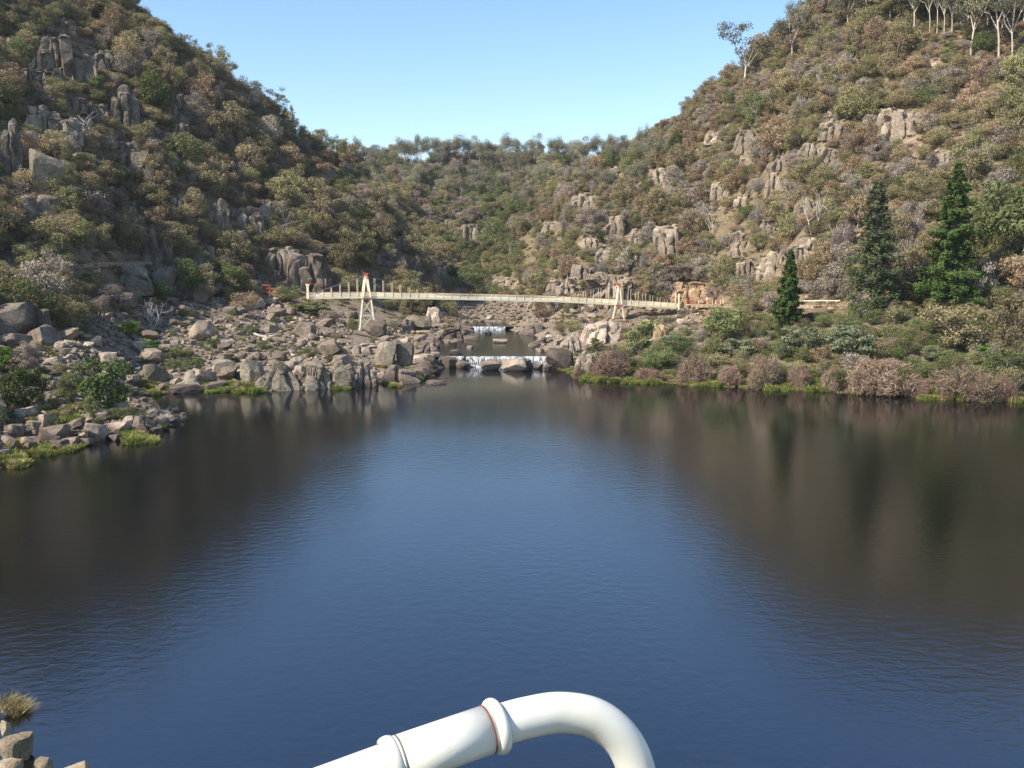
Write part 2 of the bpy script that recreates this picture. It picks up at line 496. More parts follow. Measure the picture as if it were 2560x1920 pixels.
def terrain_mat():
    m, nt, b = new_mat("hillside_ground")
    geo = N(nt, "ShaderNodeNewGeometry")
    pos = geo.outputs["Position"]
    at = N(nt, "ShaderNodeAttribute", attribute_name="tint")
    n_big = noise(nt, pos, 0.035, 5, 0.6)
    n_mid = noise(nt, pos, 0.22, 5, 0.65)
    n_fine = noise(nt, pos, 1.3, 6, 0.7)
    soil = ramp(nt, n_mid, [(0.30, (0.10, 0.078, 0.045)), (0.45, (0.18, 0.135, 0.085)), (0.58, (0.27, 0.195, 0.135)), (0.72, (0.34, 0.255, 0.19))])
    stone = ramp(nt, n_fine, [(0.32, (0.11, 0.085, 0.062)), (0.5, (0.23, 0.182, 0.138)), (0.66, (0.36, 0.292, 0.228))])
    grassy = ramp(nt, n_fine, [(0.35, (0.095, 0.080, 0.040)), (0.6, (0.21, 0.165, 0.095))])
    col = mix(nt, soil, grassy, maprange(nt, n_big, 0.42, 0.58))
    col = mix(nt, col, stone, at.outputs["Fac"])
    sx = N(nt, "ShaderNodeSeparateXYZ"); nt.links.new(pos, sx.inputs[0])
    wet = maprange(nt, sx.outputs[2], 0.1, 1.3)
    col = mix(nt, mix(nt, col, (0.45, 0.42, 0.38), 1.0, 'MULTIPLY'), col, wet)
    nt.links.new(col, b.inputs["Base Color"])
    b.inputs["Roughness"].default_value = 0.95
    b.inputs["Specular IOR Level"].default_value = 0.15
    bump(nt, n_fine, 0.8, 0.6, b)
    return m
M['terrain'] = terrain_mat()
terrain = obj("terrain", np_mesh("terrain", V.reshape(-1, 3), quads, M['terrain'], tint=shore.reshape(-1), smooth=True))
tag(terrain, kind="structure")

# ------------------------------------------------------------------ water
def water_mat(name, ripple, rough):
    m, nt, b = new_mat(name)
    geo = N(nt, "ShaderNodeNewGeometry")
    pos = geo.outputs["Position"]
    mp = N(nt, "ShaderNodeMapping"); mp.inputs["Scale"].default_value = (0.8, 1.0, 1.0)
    nt.links.new(pos, mp.inputs[0])
    small = noise(nt, mp.outputs[0], 4.5, 3, 0.6, 0.4)
    mid = noise(nt, mp.outputs[0], 1.3, 2, 0.5, 0.3)
    gust = noise(nt, pos, 0.022, 3, 0.5)
    h = N(nt, "ShaderNodeMath", operation='MULTIPLY_ADD'); h.inputs[1].default_value = 0.45
    nt.links.new(small, h.inputs[0]); nt.links.new(mid, h.inputs[2])
    n = N(nt, "ShaderNodeBump")
    sx = N(nt, "ShaderNodeSeparateXYZ"); nt.links.new(pos, sx.inputs[0])
    jt = N(nt, 'ShaderNodeMath', operation='MULTIPLY_ADD'); jt.inputs[1].default_value = 22.0
    nt.links.new(gust, jt.inputs[0]); nt.links.new(sx.outputs[1], jt.inputs[2])
    calm = maprange(nt, jt.outputs[0], 126.0, 142.0, 1.0, 0.25)
    st = N(nt, "ShaderNodeMath", operation='MULTIPLY')
    nt.links.new(maprange(nt, gust, 0.3, 0.7, 0.6 * ripple, 1.2 * ripple), st.inputs[0]); nt.links.new(calm, st.inputs[1])
    nt.links.new(st.outputs[0], n.inputs["Strength"])
    n.inputs["Distance"].default_value = 0.35
    nt.links.new(h.outputs[0], n.inputs["Height"])
    nt.links.new(n.outputs[0], b.inputs["Normal"])
    silt = noise(nt, pos, 0.05, 4, 0.6)
    nt.links.new(ramp(nt, silt, [(0.35, (0.003, 0.003, 0.004)), (0.7, (0.006, 0.005, 0.004))]), b.inputs["Base Color"])
    b.inputs["Roughness"].default_value = rough
    b.inputs["IOR"].default_value = 2.4
    b.inputs["Specular Tint"].default_value = (0.78, 0.87, 1.0, 1)
    return m
M['water'] = water_mat("basin_water", 0.07, 0.11)
M['pool'] = water_mat("pool_water", 0.30, 0.12)

def sheet(pts, z):
    V = [(x, y, z) for x, y in pts]
    return np_mesh("water", np.array(V), [tuple(range(len(V)))], M['water'] if z == 0 else M['pool'])
basin = obj("water", sheet([(-160, 6), (170, 6), (260, 200), (60, 206.6), (-60, 206.6), (-260, 200)], 0.0))
tag(basin, kind="structure")
def pxy(px, Y): return ((px - 512) / F * Y / DEN, Y)
mid_pool = obj("water", sheet([pxy(425, 207.2), pxy(552, 207.2), pxy(556, 240), pxy(548, 287), pxy(455, 287.5), pxy(425, 250)], 2.0))
tag(mid_pool, kind="structure")
up_pool = obj("water", sheet([pxy(462, 288.3), pxy(512, 288.3), pxy(525, 330), pxy(450, 335)], 2.85))
tag(up_pool, kind="structure")

# ------------------------------------------------------------------ rocks: shapes
def ico(sub):
    import bmesh
    bm = bmesh.new()
    bmesh.ops.create_icosphere(bm, subdivisions=sub, radius=1.0)
    V = np.array([v.co[:] for v in bm.verts]); Fs = np.array([[v.index for v in f.verts] for f in bm.faces])
    bm.free()
    return V, Fs
ICO3, ICO4 = ico(4), ico(5)

def boulder_mesh(seed, mat, cuts=11, fine=False):
    """a block broken along flat joints, its edges worn; about 1 x 1 x 1, resting on z = 0"""
    r = np.random.default_rng(seed)
    V, Fs = ICO4 if fine else ICO3
    V = V.copy()
    for k in range(cuts):
        n = r.normal(size=3); n[2] *= 0.7; n /= np.linalg.norm(n)
        d = r.uniform(0.46, 0.80)
        s = np.maximum(0, V @ n - d)
        V -= s[:, None] * n[None, :] * 0.96
    n = np.array([r.normal() * 0.15, r.normal() * 0.15, 1.0]); n /= np.linalg.norm(n)
    V -= np.maximum(0, V @ n - r.uniform(0.42, 0.62))[:, None] * n[None, :] * 0.97
    V += fbm(V * 2.6 + seed * 3.1, 3, seed)[:, None] * V * 0.10
    lo, hi = V.min(0), V.max(0)
    V = (V - (lo + hi) / 2) / (hi - lo)
    V[:, 2] += 0.36
    return np_mesh("boulder", V, Fs, mat)

def outcrop_mesh(name, w, d, h, seed, mat, cell=None, lean=0.0, res=26, dome=0.35, crack=0.13):
    """jointed rock face: vertical blocks with dark open joints, stepped top; stands on z = -0.35 h"""
    r = np.random.default_rng(seed)
    a = np.linspace(-0.5, 0.5, res)
    vid, V, Fs = {}, [], []
    def vert(p):
        k = tuple(np.round(p, 5))
        if k not in vid:
            vid[k] = len(V); V.append(p)
        return vid[k]
    for ax in range(3):
        for sgn in (-0.5, 0.5):
            if ax == 2 and sgn < 0: continue
            for i in range(res - 1):
                for j in range(res - 1):
                    q = []
                    for (u, v) in ((a[i], a[j]), (a[i + 1], a[j]), (a[i + 1], a[j + 1]), (a[i], a[j + 1])):
                        p = [0, 0, 0]; p[ax] = sgn; p[(ax + 1) % 3] = u; p[(ax + 2) % 3] = v
                        q.append(vert(tuple(p)))
                    Fs.append(q if sgn > 0 else q[::-1])
    V = np.array(V)
    S = V * np.array([w, d, h]); 
    hh = V[:, 2] + 0.5
    # rounded plan, tapering top
    rad = np.sqrt((V[:, 0] * 2) ** 2 + (V[:, 1] * 2) ** 2)
    sq = np.maximum(np.abs(V[:, 0] * 2), np.abs(V[:, 1] * 2)) + 1e-6
    round_ = (1 - 0.15) + 0.15 * np.where(rad > 0, sq / np.maximum(rad, 1e-6), 1)
    taper = 1 - dome * hh ** 2.2 * 0.6
    S[:, 0] *= round_ * taper; S[:, 1] *= round_ * taper
    # flat breaks that give the block an angular outline
    for k in range(9):
        n = r.normal(size=3); n[2] = abs(n[2]) * 0.55 - 0.1; n /= np.linalg.norm(n)
        q = V * np.array([1, 1, .5]) + np.array([0, 0, .0])
        dd = r.uniform(.40, .52) * (abs(n[0]) + abs(n[1]) + .5 * abs(n[2])) * .86
        e = np.maximum(0, q @ n - dd)
        S -= e[:, None] * n * np.array([w, d, h]) * .95
    # joints: nearest and second nearest of random sites in plan, weakly dependent on height
    cs = (cell or w / 4.5) * 1.25
    nx, nyy = max(2, int(w / cs) + 1), max(2, int(d / cs) + 1)
    sites = np.array([((i + r.uniform(-.35, .35)) * cs - w / 2, (j + r.uniform(-.35, .35)) * cs - d / 2) for i in range(nx + 1) for j in range(nyy + 1)])
    Q = S[:, :2] + np.stack([fbm(S / (w * .5) + seed, 2, seed), fbm(S / (w * .5) + seed + 9, 2, seed + 5)], 1) * cs * 0.5
    D = np.sqrt(((Q[:, None, :] - sites[None]) ** 2).sum(-1))
    o = np.argsort(D, 1)[:, :2]
    d1, d2 = D[np.arange(len(D)), o[:, 0]], D[np.arange(len(D)), o[:, 1]]
    ch = r.uniform(0.62, 1.0, len(sites)); ci = r.uniform(-1, 1, len(sites))
    edge = np.clip((d2 - d1) / (cs * 0.30), 0, 1)
    topd = np.clip(hh * 1.6 - 0.1, 0, 1)
    S[:, 2] = (S[:, 2] + h / 2) * (1 + (ch[o[:, 0]] - 1) * topd) - dome * h * 0.5 * np.clip(rad, 0, 1.2) ** 2 * hh
    out = S[:, :2] / np.maximum(np.linalg.norm(S[:, :2], axis=1, keepdims=True), 1e-6)
    side = np.clip(rad, 0, 1)
    push = ci[o[:, 0]] * 0.07 * w * side - (1 - edge) * crack * w * side
    S[:, :2] += out * push[:, None]
    S[:, 2] -= (1 - edge) * crack * h * 0.8 * hh * (0.4 + 0.6 * (1 - side))
    nz = fbm(S / (w * 0.22) + seed * 1.7, 4, seed + 2)
    S[:, :2] += out * (nz * 0.035 * w)[:, None]
    S[:, 2] += nz * 0.03 * h
    S[:, 0] += lean * np.clip(S[:, 2], 0, None)
    S[:, 2] -= 0.10 * h
    return np_mesh(name, S, np.array(Fs), mat)

LAND = []      # (column, row, phrase): things that labels point to

def view_rot(p):
    return math.atan2(p[0], p[1])

def outcrop(px, ybase, w, h, label, cat="rock outcrop", mat='rockhill', seed=0, cell=None, lean=0.0, depth=0.8, dome=0.35, phrase=None, crack=0.13, yaw=0.0, name="rock_outcrop", group=None, sink=0.12):
    g = ground(px, ybase)
    if g is None: return None
    s = g.y / F * 1.02
    W, H = w * s, h * s * (0.94 + sink) / 0.86
    if cell is not None and cell >= .58 * w:           # a single block rather than a jointed face
        me = boulder_mesh(seed + 3, M[mat], 12, True)
        o = obj(name, me, None, (g.x, g.y + W * depth * 0.25, g.z - H * .10), (0, lean * .6, -view_rot(g) + yaw), (W * 1.08, W * depth, H * 1.0))
        o.location.z += H * .06
        tag(o, label, cat, group)
        if phrase: LAND.append((px, ybase - h / 2, phrase))
        return o
    me = outcrop_mesh(name, W, W * depth, H, seed + 1, M[mat], None if cell is None else cell * s, lean, dome=dome, crack=crack)
    o = obj(name, me, None, (g.x, g.y + W * depth * 0.22, g.z - H * 0.08), (0, 0, -view_rot(g) + yaw))
    tag(o, label, cat, group)
    if phrase: LAND.append((px, ybase - h / 2, phrase))
    return o

BOULD = {m: [boulder_mesh(100 + 7 * i + len(m), M[m], 4 if m == 'rockwarm' else 11, m == 'rockwarm') for i in range(7)] for m in ('rock', 'rockpale', 'rockdark', 'rockhill', 'rockwarm')}
_bi = [0]
def boulder(px, ybase, w, h, label=None, mat='rock', group=None, rz=None, depth=0.85, phrase=None, tilt=0.12, cat="boulder", variant=None, at=None):
    g = at if at is not None else ground(px, ybase)
    if g is None: return None
    s = g.y / F * 1.02
    _bi[0] += 1
    rr = random.Random(_bi[0] * 77)
    v = _bi[0] % 7 if variant is None else variant
    rz = rr.uniform(-0.5, 0.5) + (math.pi if rr.random() < 0.5 else 0) if rz is None else rz
    o = obj("boulder", BOULD[mat][v], None, (g.x, g.y + w * s * depth * 0.25, g.z - 0.03 * h * s), (rr.uniform(-tilt, tilt), rr.uniform(-tilt, tilt), rz), (w * s, w * s * depth, h * s * 1.22))
    tag(o, label, cat, group)
    if phrase: LAND.append((px, ybase - h / 2, phrase))
    return o

# ------------------------------------------------------------------ rocks: the ones the photograph shows singly
LH = "rock outcrops of the left hillside"
for (px, yb, w, h, lab, ph, kw) in [
 (61, 73, 46, 34, "long jointed cliff near the top of the left hillside, dark cleft on its right", "the long jointed cliff high on the left", dict(cell=8, dome=0.2)),
 (121, 123, 25, 38, "tall narrow cliff of upright grey slabs with a black shadow beside it", "the tall slab cliff", dict(cell=7, dome=0.2)),
 (176, 118, 20, 23, "small blocky crag right of the tall slab cliff on the left hill", "the small blocky crag", dict(cell=6)),
 (50, 138, 44, 30, "broad grey cliff with two black hollows above the standing boulder", "the broad hollowed cliff", dict(cell=10, dome=0.25)),
 (9, 173, 22, 50, "high narrow crag cut by the left edge of the picture", "the crag at the left edge", dict(cell=6, dome=0.2)),
 (46, 200, 26, 43, "large standing boulder with a rounded top on the left hillside", "the large standing boulder", dict(cell=18, dome=0.5, crack=0.05, mat='rockhill')),
 (25, 221, 22, 26, "squat grey block at the left foot of the large standing boulder", "the squat block", dict(cell=14, dome=0.3)),
 (46, 219, 20, 21, "low pale block under the large standing boulder, dark crack beside it", None, dict(cell=14, dome=0.4)),
 (138, 179, 16, 24, "square pale boulder in the scrub midway up the left hill", "the square pale boulder", dict(cell=12, dome=0.3, mat='rockhill')),
 (168, 176, 15, 18, "rounded boulder just right of the square pale boulder", None, dict(cell=12, dome=0.6)),
 (210, 174, 14, 15, "egg shaped boulder below the blocky crag of the left hill", None, dict(cell=14, dome=0.7)),
 (156, 138, 15, 12, "flat pale rock slab among scrub under the tall slab cliff", None, dict(cell=9, dome=0.4, mat='rockhill')),
 (196, 147, 16, 8, "thin pale ledge of stone on the left slope below the small blocky crag", None, dict(cell=7, dome=0.4, mat='rockhill')),
 (215, 222, 19, 23, "leaning grey boulder on the lower left hillside with a pale ledge behind", "the leaning boulder", dict(cell=12, dome=0.5, lean=0.15)),
 (193, 203, 16, 11, "low pinkish rock shelf left of the leaning boulder", None, dict(cell=9, dome=0.3, mat='rockhill')),
 (246, 229, 26, 22, "undercut grey ledge with a black hollow on the lower left hillside", "the undercut ledge", dict(cell=9, dome=0.2)),
 (264, 227, 13, 22, "smooth pale upright slab right of the undercut ledge", None, dict(cell=12, dome=0.3, mat='rockhill', crack=0.04)),
 (151, 263, 21, 36, "tall brown rock pillar beside the walking track on the left", "the rock pillar by the track", dict(cell=12, dome=0.4)),
 (164, 296, 18, 26, "rounded rock knob below the track and right of the rock pillar", "the rock knob", dict(cell=14, dome=0.6)),
 (128, 289, 38, 24, "wide smooth rock slab under the fenced walking track", "the wide slab under the track", dict(cell=22, dome=0.4, crack=0.05)),
 (310, 288, 40, 35, "dark split cliff behind the left end of the footbridge", "the dark split cliff", dict(cell=12, dome=0.15, mat='rockdark')),
 (286, 262, 22, 14, "broken pale ledge above the dark split cliff at the bridge end", None, dict(cell=7, dome=0.2, mat='rockhill')),
 (400, 248, 16, 12, "grey crag in the shaded scrub above the left bridge tower", None, dict(cell=6, dome=0.3)),
 (374, 262, 14, 10, "small crag in the scrub just above the left bridge tower", None, dict(cell=6, dome=0.3)),
 (12, 339, 36, 32, "big rounded rock wall at the left edge above the shore", "the big rock wall at the left edge", dict(cell=26, dome=0.6, crack=0.06)),
 (42, 339, 13, 26, "narrow upright rock fin right of the big rock wall at the left edge", None, dict(cell=9, dome=0.3)),
]:
    kw.setdefault('mat', 'rockcliff'); outcrop(px, yb, w * 1.15, h * 1.12, lab, seed=int(px * 3 + yb), phrase=ph, group=LH, **kw)
RH = "rock outcrops of the right hillside"
for (px, yb, w, h, lab, ph, kw) in [
 (746, 150, 26, 27, "pinkish broken crag below the big skyline gum on the right hill", "the pinkish broken crag", dict(cell=7, mat='rocktone', dome=0.3)),
 (897, 136, 44, 36, "largest pale cliff high on the right hillside with a dark crack", "the largest pale cliff", dict(cell=11, mat='rocktone', dome=0.25)),
 (810, 158, 22, 16, "short grey rock arch with a shadowed hollow on the right slope", "the hollow rock", dict(cell=6, dome=0.2)),
 (831, 124, 14, 7, "thin ledge with dark cavities left of the largest pale cliff", None, dict(cell=4, dome=0.2)),
 (720, 197, 20, 16, "flat topped rock shelf in scrub left of the grey bare bush", "the flat topped shelf", dict(cell=8, mat='rocktone', dome=0.2)),
 (752, 193, 12, 12, "dark notched rock right of the flat topped shelf", None, dict(cell=6)),
 (769, 240, 13, 24, "upright dark sided pillar between bushes on the lower right slope", "the dark sided pillar", dict(cell=7, dome=0.2)),
 (670, 254, 30, 33, "square fluted cliff with an overhanging cap above the right bridge tower", "the fluted cliff", dict(cell=6, mat='rocktone', dome=0.12)),
 (668, 211, 15, 28, "tall tan rock tooth above the fluted cliff", "the tan rock tooth", dict(cell=9, mat='rocktone', dome=0.3)),
 (772, 276, 27, 29, "knobbly tan crag with a cave left of the slim conifer", "the knobbly crag", dict(cell=10, mat='rocktone', dome=0.35)),
 (614, 300, 58, 28, "wide fluted rock wall right behind the right bridge tower", "the rock wall behind the right tower", dict(cell=7, mat='rocktone', dome=0.2)),
 (566, 297, 42, 20, "low fluted rock wall behind the bridge left of the right tower", "the low fluted wall", dict(cell=6, mat='rocktone', dome=0.25)),
 (692, 300, 40, 20, "orange stained rock cutting beside the right end of the footbridge", "the orange cutting", dict(cell=12, mat='rockorange', dome=0.2)),
 (552, 232, 22, 12, "pale tilted slab on the slope left of the tan rock tooth", "the tilted slab", dict(cell=9, mat='rocktone', dome=0.3)),
 (588, 246, 20, 13, "broken pink rocks in scrub halfway between tilted slab and fluted cliff", None, dict(cell=5, mat='rocktone', dome=0.3)),
 (604, 262, 18, 14, "grey crag just above the wide fluted rock wall", None, dict(cell=5, dome=0.3)),
 (470, 240, 24, 17, "shadowed grey cliff low on the far valley side", "the far valley cliff", dict(cell=5, dome=0.2)),
 (448, 228, 14, 10, "small dark crag left of the far valley cliff", None, dict(cell=4, dome=0.3)),
 (506, 286, 30, 9, "pale bare rocks at the head of the stony river bed", "the head of the stony river bed", dict(cell=6, mat='rocktone', dome=0.4)),
 (440, 278, 16, 11, "grey crag at the foot of the left valley side above the bridge deck", None, dict(cell=5, dome=0.3)),
]:
    outcrop(px, yb, w, h, lab, seed=int(px * 3 + yb), phrase=ph, group=RH, **kw)
ledge = random.Random(31)
LEDGES = []
def ledges(n, xr, yr, mat, grp, ok):
    for _ in range(n):
        px, py = ledge.uniform(*xr), ledge.uniform(*yr)
        if not ok(px, py): continue
        w = ledge.uniform(13, 28); h = w * ledge.uniform(.45, 1.0)
        o = outcrop(px, py, w, h, None, seed=int(px * 5 + py * 3), cell=ledge.uniform(4.5, 7.5), dome=.22, mat=mat, group=grp, crack=.16, cat="rock outcrop")
        if o: LEDGES.append((o, px, py - h / 2, ("dark jointed ledge" if mat == 'rockcliff' else "weathered jointed ledge"), ""))
ledges(44, (4, 330), (20, 282), 'rockcliff', LH, lambda px, py: py < np.interp(px, [0, 180, 300, 330], [285, 270, 285, 250]) and py > np.interp(px, [0, 140, 200, 330], [20, 30, 75, 160]))
ledges(34, (560, 1010), (110, 285), 'rocktone', RH, lambda px, py: py > np.interp(px, [560, 660, 760], [190, 150, 110]) and not (840 < px < 990 and py > 170))
SH = "bedrock blocks of the left shore"
for (px, yb, w, h, lab, ph, kw) in [
 (275, 391, 44, 30, "broad smooth slab sloping into the water below the dead log", "the broad sloping slab", dict(cell=22, dome=0.45, crack=0.07)),
 (312, 390, 40, 31, "wide cracked bedrock wall at the waterline right of the broad sloping slab", "the cracked bedrock wall", dict(cell=15, dome=0.35)),
 (342, 389, 26, 33, "tall bedrock wall with an open vertical joint at the waterline", None, dict(cell=11, dome=0.25)),
 (365, 388, 27, 30, "pale topped columns with black gaps at the waterline below the left tower", "the pale topped columns", dict(cell=6, dome=0.15, mat='rockpale', crack=0.17)),
 (398, 387, 50, 21, "long low dark bedrock bench at the right end of the left shore", "the long dark bench", dict(cell=14, dome=0.4, mat='rockdark')),
 (386, 367, 22, 25, "great cut block with a flat pale face below the left tower", "the great cut block", dict(cell=24, dome=0.25, crack=0.03)),
 (405, 367, 17, 24, "upright block in shadow right of the great cut block", None, dict(cell=12, dome=0.2)),
 (360, 354, 36, 11, "flat rock shelf under the concrete plinth of the left tower", None, dict(cell=10, dome=0.2, mat='rockpale')),
 (223, 380, 21, 20, "pointed grey rock left of the arched boulder on the shore", None, dict(cell=14, dome=0.6)),
 (252, 383, 23, 24, "arched boulder with a black hollow at its right end on the shore", "the arched boulder", dict(cell=14, dome=0.5)),
 (190, 388, 34, 22, "grey bedrock hump at the head of the small inlet", "the bedrock hump", dict(cell=18, dome=0.6)),
 (154, 384, 24, 20, "worn brown rock face left of the bedrock hump by the inlet", None, dict(cell=14, dome=0.5)),
 (216, 392, 22, 10, "low wedge of bedrock at the waterline beside reeds", None, dict(cell=14, dome=0.6, mat='rockdark')),
 (459, 339, 40, 17, "brown bedrock shelf left of the upper cascade", "the shelf by the upper cascade", dict(cell=9, dome=0.3, mat='rockdark')),
 (435, 323, 17, 19, "pale square rock tower in midstream left of the upper cascade", "the pale square rock", dict(cell=8, dome=0.3, mat='rockpale')),
 (418, 330, 24, 14, "sloping grey slab shaded by the left bank under the bridge", None, dict(cell=14, dome=0.5)),
 (374, 336, 20, 16, "dark leaning slab right of the plinth of the left tower", None, dict(cell=12, dome=0.3, mat='rockdark', lean=0.3)),
 (428, 352, 26, 14, "brown rock bench beside the middle pool", None, dict(cell=9, dome=0.4, mat='rockdark')),
 (426, 372, 26, 16, "rounded dark bedrock at the left end of the lower cascade", None, dict(cell=14, dome=0.5, mat='rockdark')),
 (449, 372, 17, 14, "humped dark rock in front of the lower cascade at its left end", None, dict(cell=16, dome=0.7, mat='rockdark')),
 (603, 342, 44, 22, "grey rock mass under the right bridge tower", "the rock mass under the right tower", dict(cell=13, dome=0.5, mat='rockpale')),
 (587, 375, 24, 25, "pale bank rock with a dark crack right of the lower cascade", "the pale bank rock", dict(cell=10, dome=0.4, mat='rockpale')),
 (560, 379, 26, 22, "smooth brown rock at the right end of the lower cascade", "the smooth brown rock", dict(cell=18, dome=0.6, mat='rockdark')),
 (568, 355, 26, 22, "knobbly pale rock above the smooth brown rock on the right bank", None, dict(cell=8, dome=0.4, mat='rockpale')),
 (545, 345, 30, 10, "long pinkish rock slope beside the middle pool", None, dict(cell=10, dome=0.5, mat='rockdark')),
 (536, 333, 34, 12, "pinkish dome of bedrock right of the upper cascade", None, dict(cell=16, dome=0.7, mat='rockdark')),
 (651, 338, 34, 22, "tan rubble face under the right end of the footbridge", "the tan rubble face", dict(cell=7, dome=0.3, mat='rocktan')),
]:
    outcrop(px, yb, w, h, lab, seed=int(px * 3 + yb), phrase=ph, group=SH, **kw)

for (px, yb, w, h, lab, ph, mt) in [
 (96, 442, 22, 20, "rounded boulder split down the middle at the waterline of the near left shore", "the split boulder", 'rock'),
 (54, 443, 24, 19, "big slanting grey boulder left of the split boulder", "the big slanting boulder", 'rock'),
 (32, 433, 14, 12, "square topped boulder beside a dark gap on the near left shore", None, 'rock'),
 (118, 434, 21, 13, "flat tan boulder overhanging a black shadow, right of the split boulder", "the flat tan boulder", 'rock'),
 (186, 425, 34, 10, "long low dark rock at the tip of the near left shore", "the long rock at the shore tip", 'rockdark'),
 (119, 414, 15, 11, "tan rock lying in the shade of the large dark tree", None, 'rock'),
 (58, 458, 20, 12, "triangular dark rock standing in the water left of the split boulder", "the triangular rock", 'rockdark'),
 (113, 449, 17, 9, "low wedge shaped rock in the water below the flat tan boulder", None, 'rockdark'),
 (135, 446, 14, 8, "small rounded rock at the waterline beside yellow green reeds", None, 'rockdark'),
 (68, 450, 17, 13, "grey pointed boulder between the triangular rock and the split boulder", None, 'rock'),
 (85, 449, 14, 10, "dark rock wedged against the foot of the split boulder", None, 'rockdark'),
 (138, 430, 13, 15, "tilted dark boulder behind the yellow green reeds", None, 'rockdark'),
 (20, 418, 12, 9, "pale block at the left edge above the shore rocks", None, 'rockpale'),
 (8, 450, 16, 14, "grey boulder cut by the left edge at the near shore", None, 'rock'),
 (30, 452, 15, 10, "flat grey rock above the grass tuft on the near left shore", None, 'rock'),
 (156, 437, 14, 9, "dark rock between the reeds and the long rock at the shore tip", None, 'rockdark'),
 (162, 428, 13, 12, "upright dark rock under the bare twigs at the shore tip", None, 'rockdark'),
 (4, 738, 10, 20, "upright tan rock at the left edge below the dry tussock", None, 'rockwarm'),
 (14, 760, 34, 26, "creased tan boulder at the left edge near the bottom of the picture", "the creased tan boulder", 'rockwarm'),
 (40, 782, 24, 24, "small creased boulder in the bottom left corner", None, 'rockwarm'),
 (72, 792, 40, 28, "flat tan boulder at the bottom edge near the left corner", None, 'rockwarm'),
 (8, 786, 30, 26, "greenish grey boulder in the bottom left corner under the creased boulder", None, 'rockwarm'),
]:
    nearc = yb > 700
    at = None
    if nearc:
        d = ray(px, yb); t = (0.0 - CAM_Z) / d[2]; at = Vector((d[0] * t, d[1] * t, -0.1))
    boulder(px, yb, w, h, lab, mt, "boulders at the water's edge", phrase=ph, at=at, variant=0 if "split" in lab else None)
for (px, yb, w, h, lab, ph, mt) in [
 (463, 368, 14, 9, "rounded grey rock in front of the lower cascade, second from its left end", None, 'rock'),
 (488, 370, 26, 10, "long flat brown rock in the middle of the lower cascade", "the long flat rock in the lower cascade", 'rock'),
 (515, 371, 30, 13, "largest tan rock in the lower cascade with a dark hollow", "the largest rock in the lower cascade", 'rockpale'),
 (527, 370, 11, 13, "dark pointed rock right against the largest rock in the lower cascade", None, 'rockdark'),
 (538, 369, 10, 6, "small black rock under the brightest white water", None, 'rockdark'),
 (548, 370, 9, 6, "small black rock at the right end of the brightest white water", None, 'rockdark'),
 (474, 366, 9, 6, "small dark rock in the white water left of the long flat brown rock", None, 'rockdark'),
 (500, 366, 10, 6, "small grey rock between the two big rocks of the lower cascade", None, 'rock'),
 (533, 364, 9, 5, "dark stone high in the lower cascade near its right end", None, 'rockdark'),
 (481, 363, 8, 4, "black stone at the lip of the lower cascade", None, 'rockdark'),
 (437, 384, 22, 5, "low tan rock barely above the water left of the lower cascade", None, 'rockpale'),
]:
    d = ray(px, yb); t = (0.0 - CAM_Z) / d[2]
    boulder(px, yb, w, h, lab, mt, "rocks in the lower cascade", phrase=ph, at=Vector((d[0] * t, min(d[1] * t, 206.0), -0.25)))
for (px, yb, w, h, lab) in [
 (456, 354, 14, 5, "low grey rock in the middle pool near its left bank"),
 (500, 343, 15, 5, "low pale rock island in the middle pool toward its right bank"),
 (470, 348, 9, 3, "tiny rock in the middle pool left of the low rock island"),
 (488, 334, 8, 3, "tiny rock in the middle pool just below the upper cascade")]:
    d = ray(px, yb); t = (2.0 - CAM_Z) / d[2]
    boulder(px, yb, w, h, lab, 'rock', "rocks in the middle pool", at=Vector((d[0] * t, d[1] * t, 1.85)))

# ------------------------------------------------------------------ foliage shapes
def leaf_quads(C, Nn, S, r, slim=0.55):
    n = len(C)
    t = r.normal(size=(n, 3)); t -= (t * Nn).sum(1, keepdims=True) * Nn
    t /= np.linalg.norm(t, axis=1, keepdims=True) + 1e-9
    b = np.cross(Nn, t)
    a = S[:, None] * 0.5
    V = np.stack([C - t * a, C + b * a * slim, C + t * a, C - b * a * slim], 1).reshape(-1, 3)
    return V, np.arange(4 * n).reshape(n, 4)

def unit(r, n):
    v = r.normal(size=(n, 3)); return v / np.linalg.norm(v, axis=1, keepdims=True)

def clumps_crown(r, centers, rad, nleaf, size, flat=0.75, slim=0.55, jit=0.7, up=0.35, topt=0.0):
    """leaves spread through clumps; tint varies per clump and leaf"""
    centers = np.asarray(centers, float); rad = np.asarray(rad, float)
    w = rad ** 2; w /= w.sum()
    k = r.choice(len(centers), nleaf, p=w)
    u = unit(r, nleaf)
    rr = r.uniform(0.1, 1.0, nleaf) ** 0.5
    off = u * rr[:, None] * rad[k][:, None] * np.array([1, 1, flat])
    C = centers[k] + off
    Nn = u + np.array([0, 0, up]) + r.normal(size=(nleaf, 3)) * jit
    Nn /= np.linalg.norm(Nn, axis=1, keepdims=True)
    V, Q = leaf_quads(C, Nn, size * r.uniform(0.6, 1.35, nleaf), r, slim)
    ct = r.uniform(0, 1, len(centers))
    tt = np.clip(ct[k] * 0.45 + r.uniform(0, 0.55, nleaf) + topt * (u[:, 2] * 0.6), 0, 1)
    return V, Q, np.repeat(tt, 4)

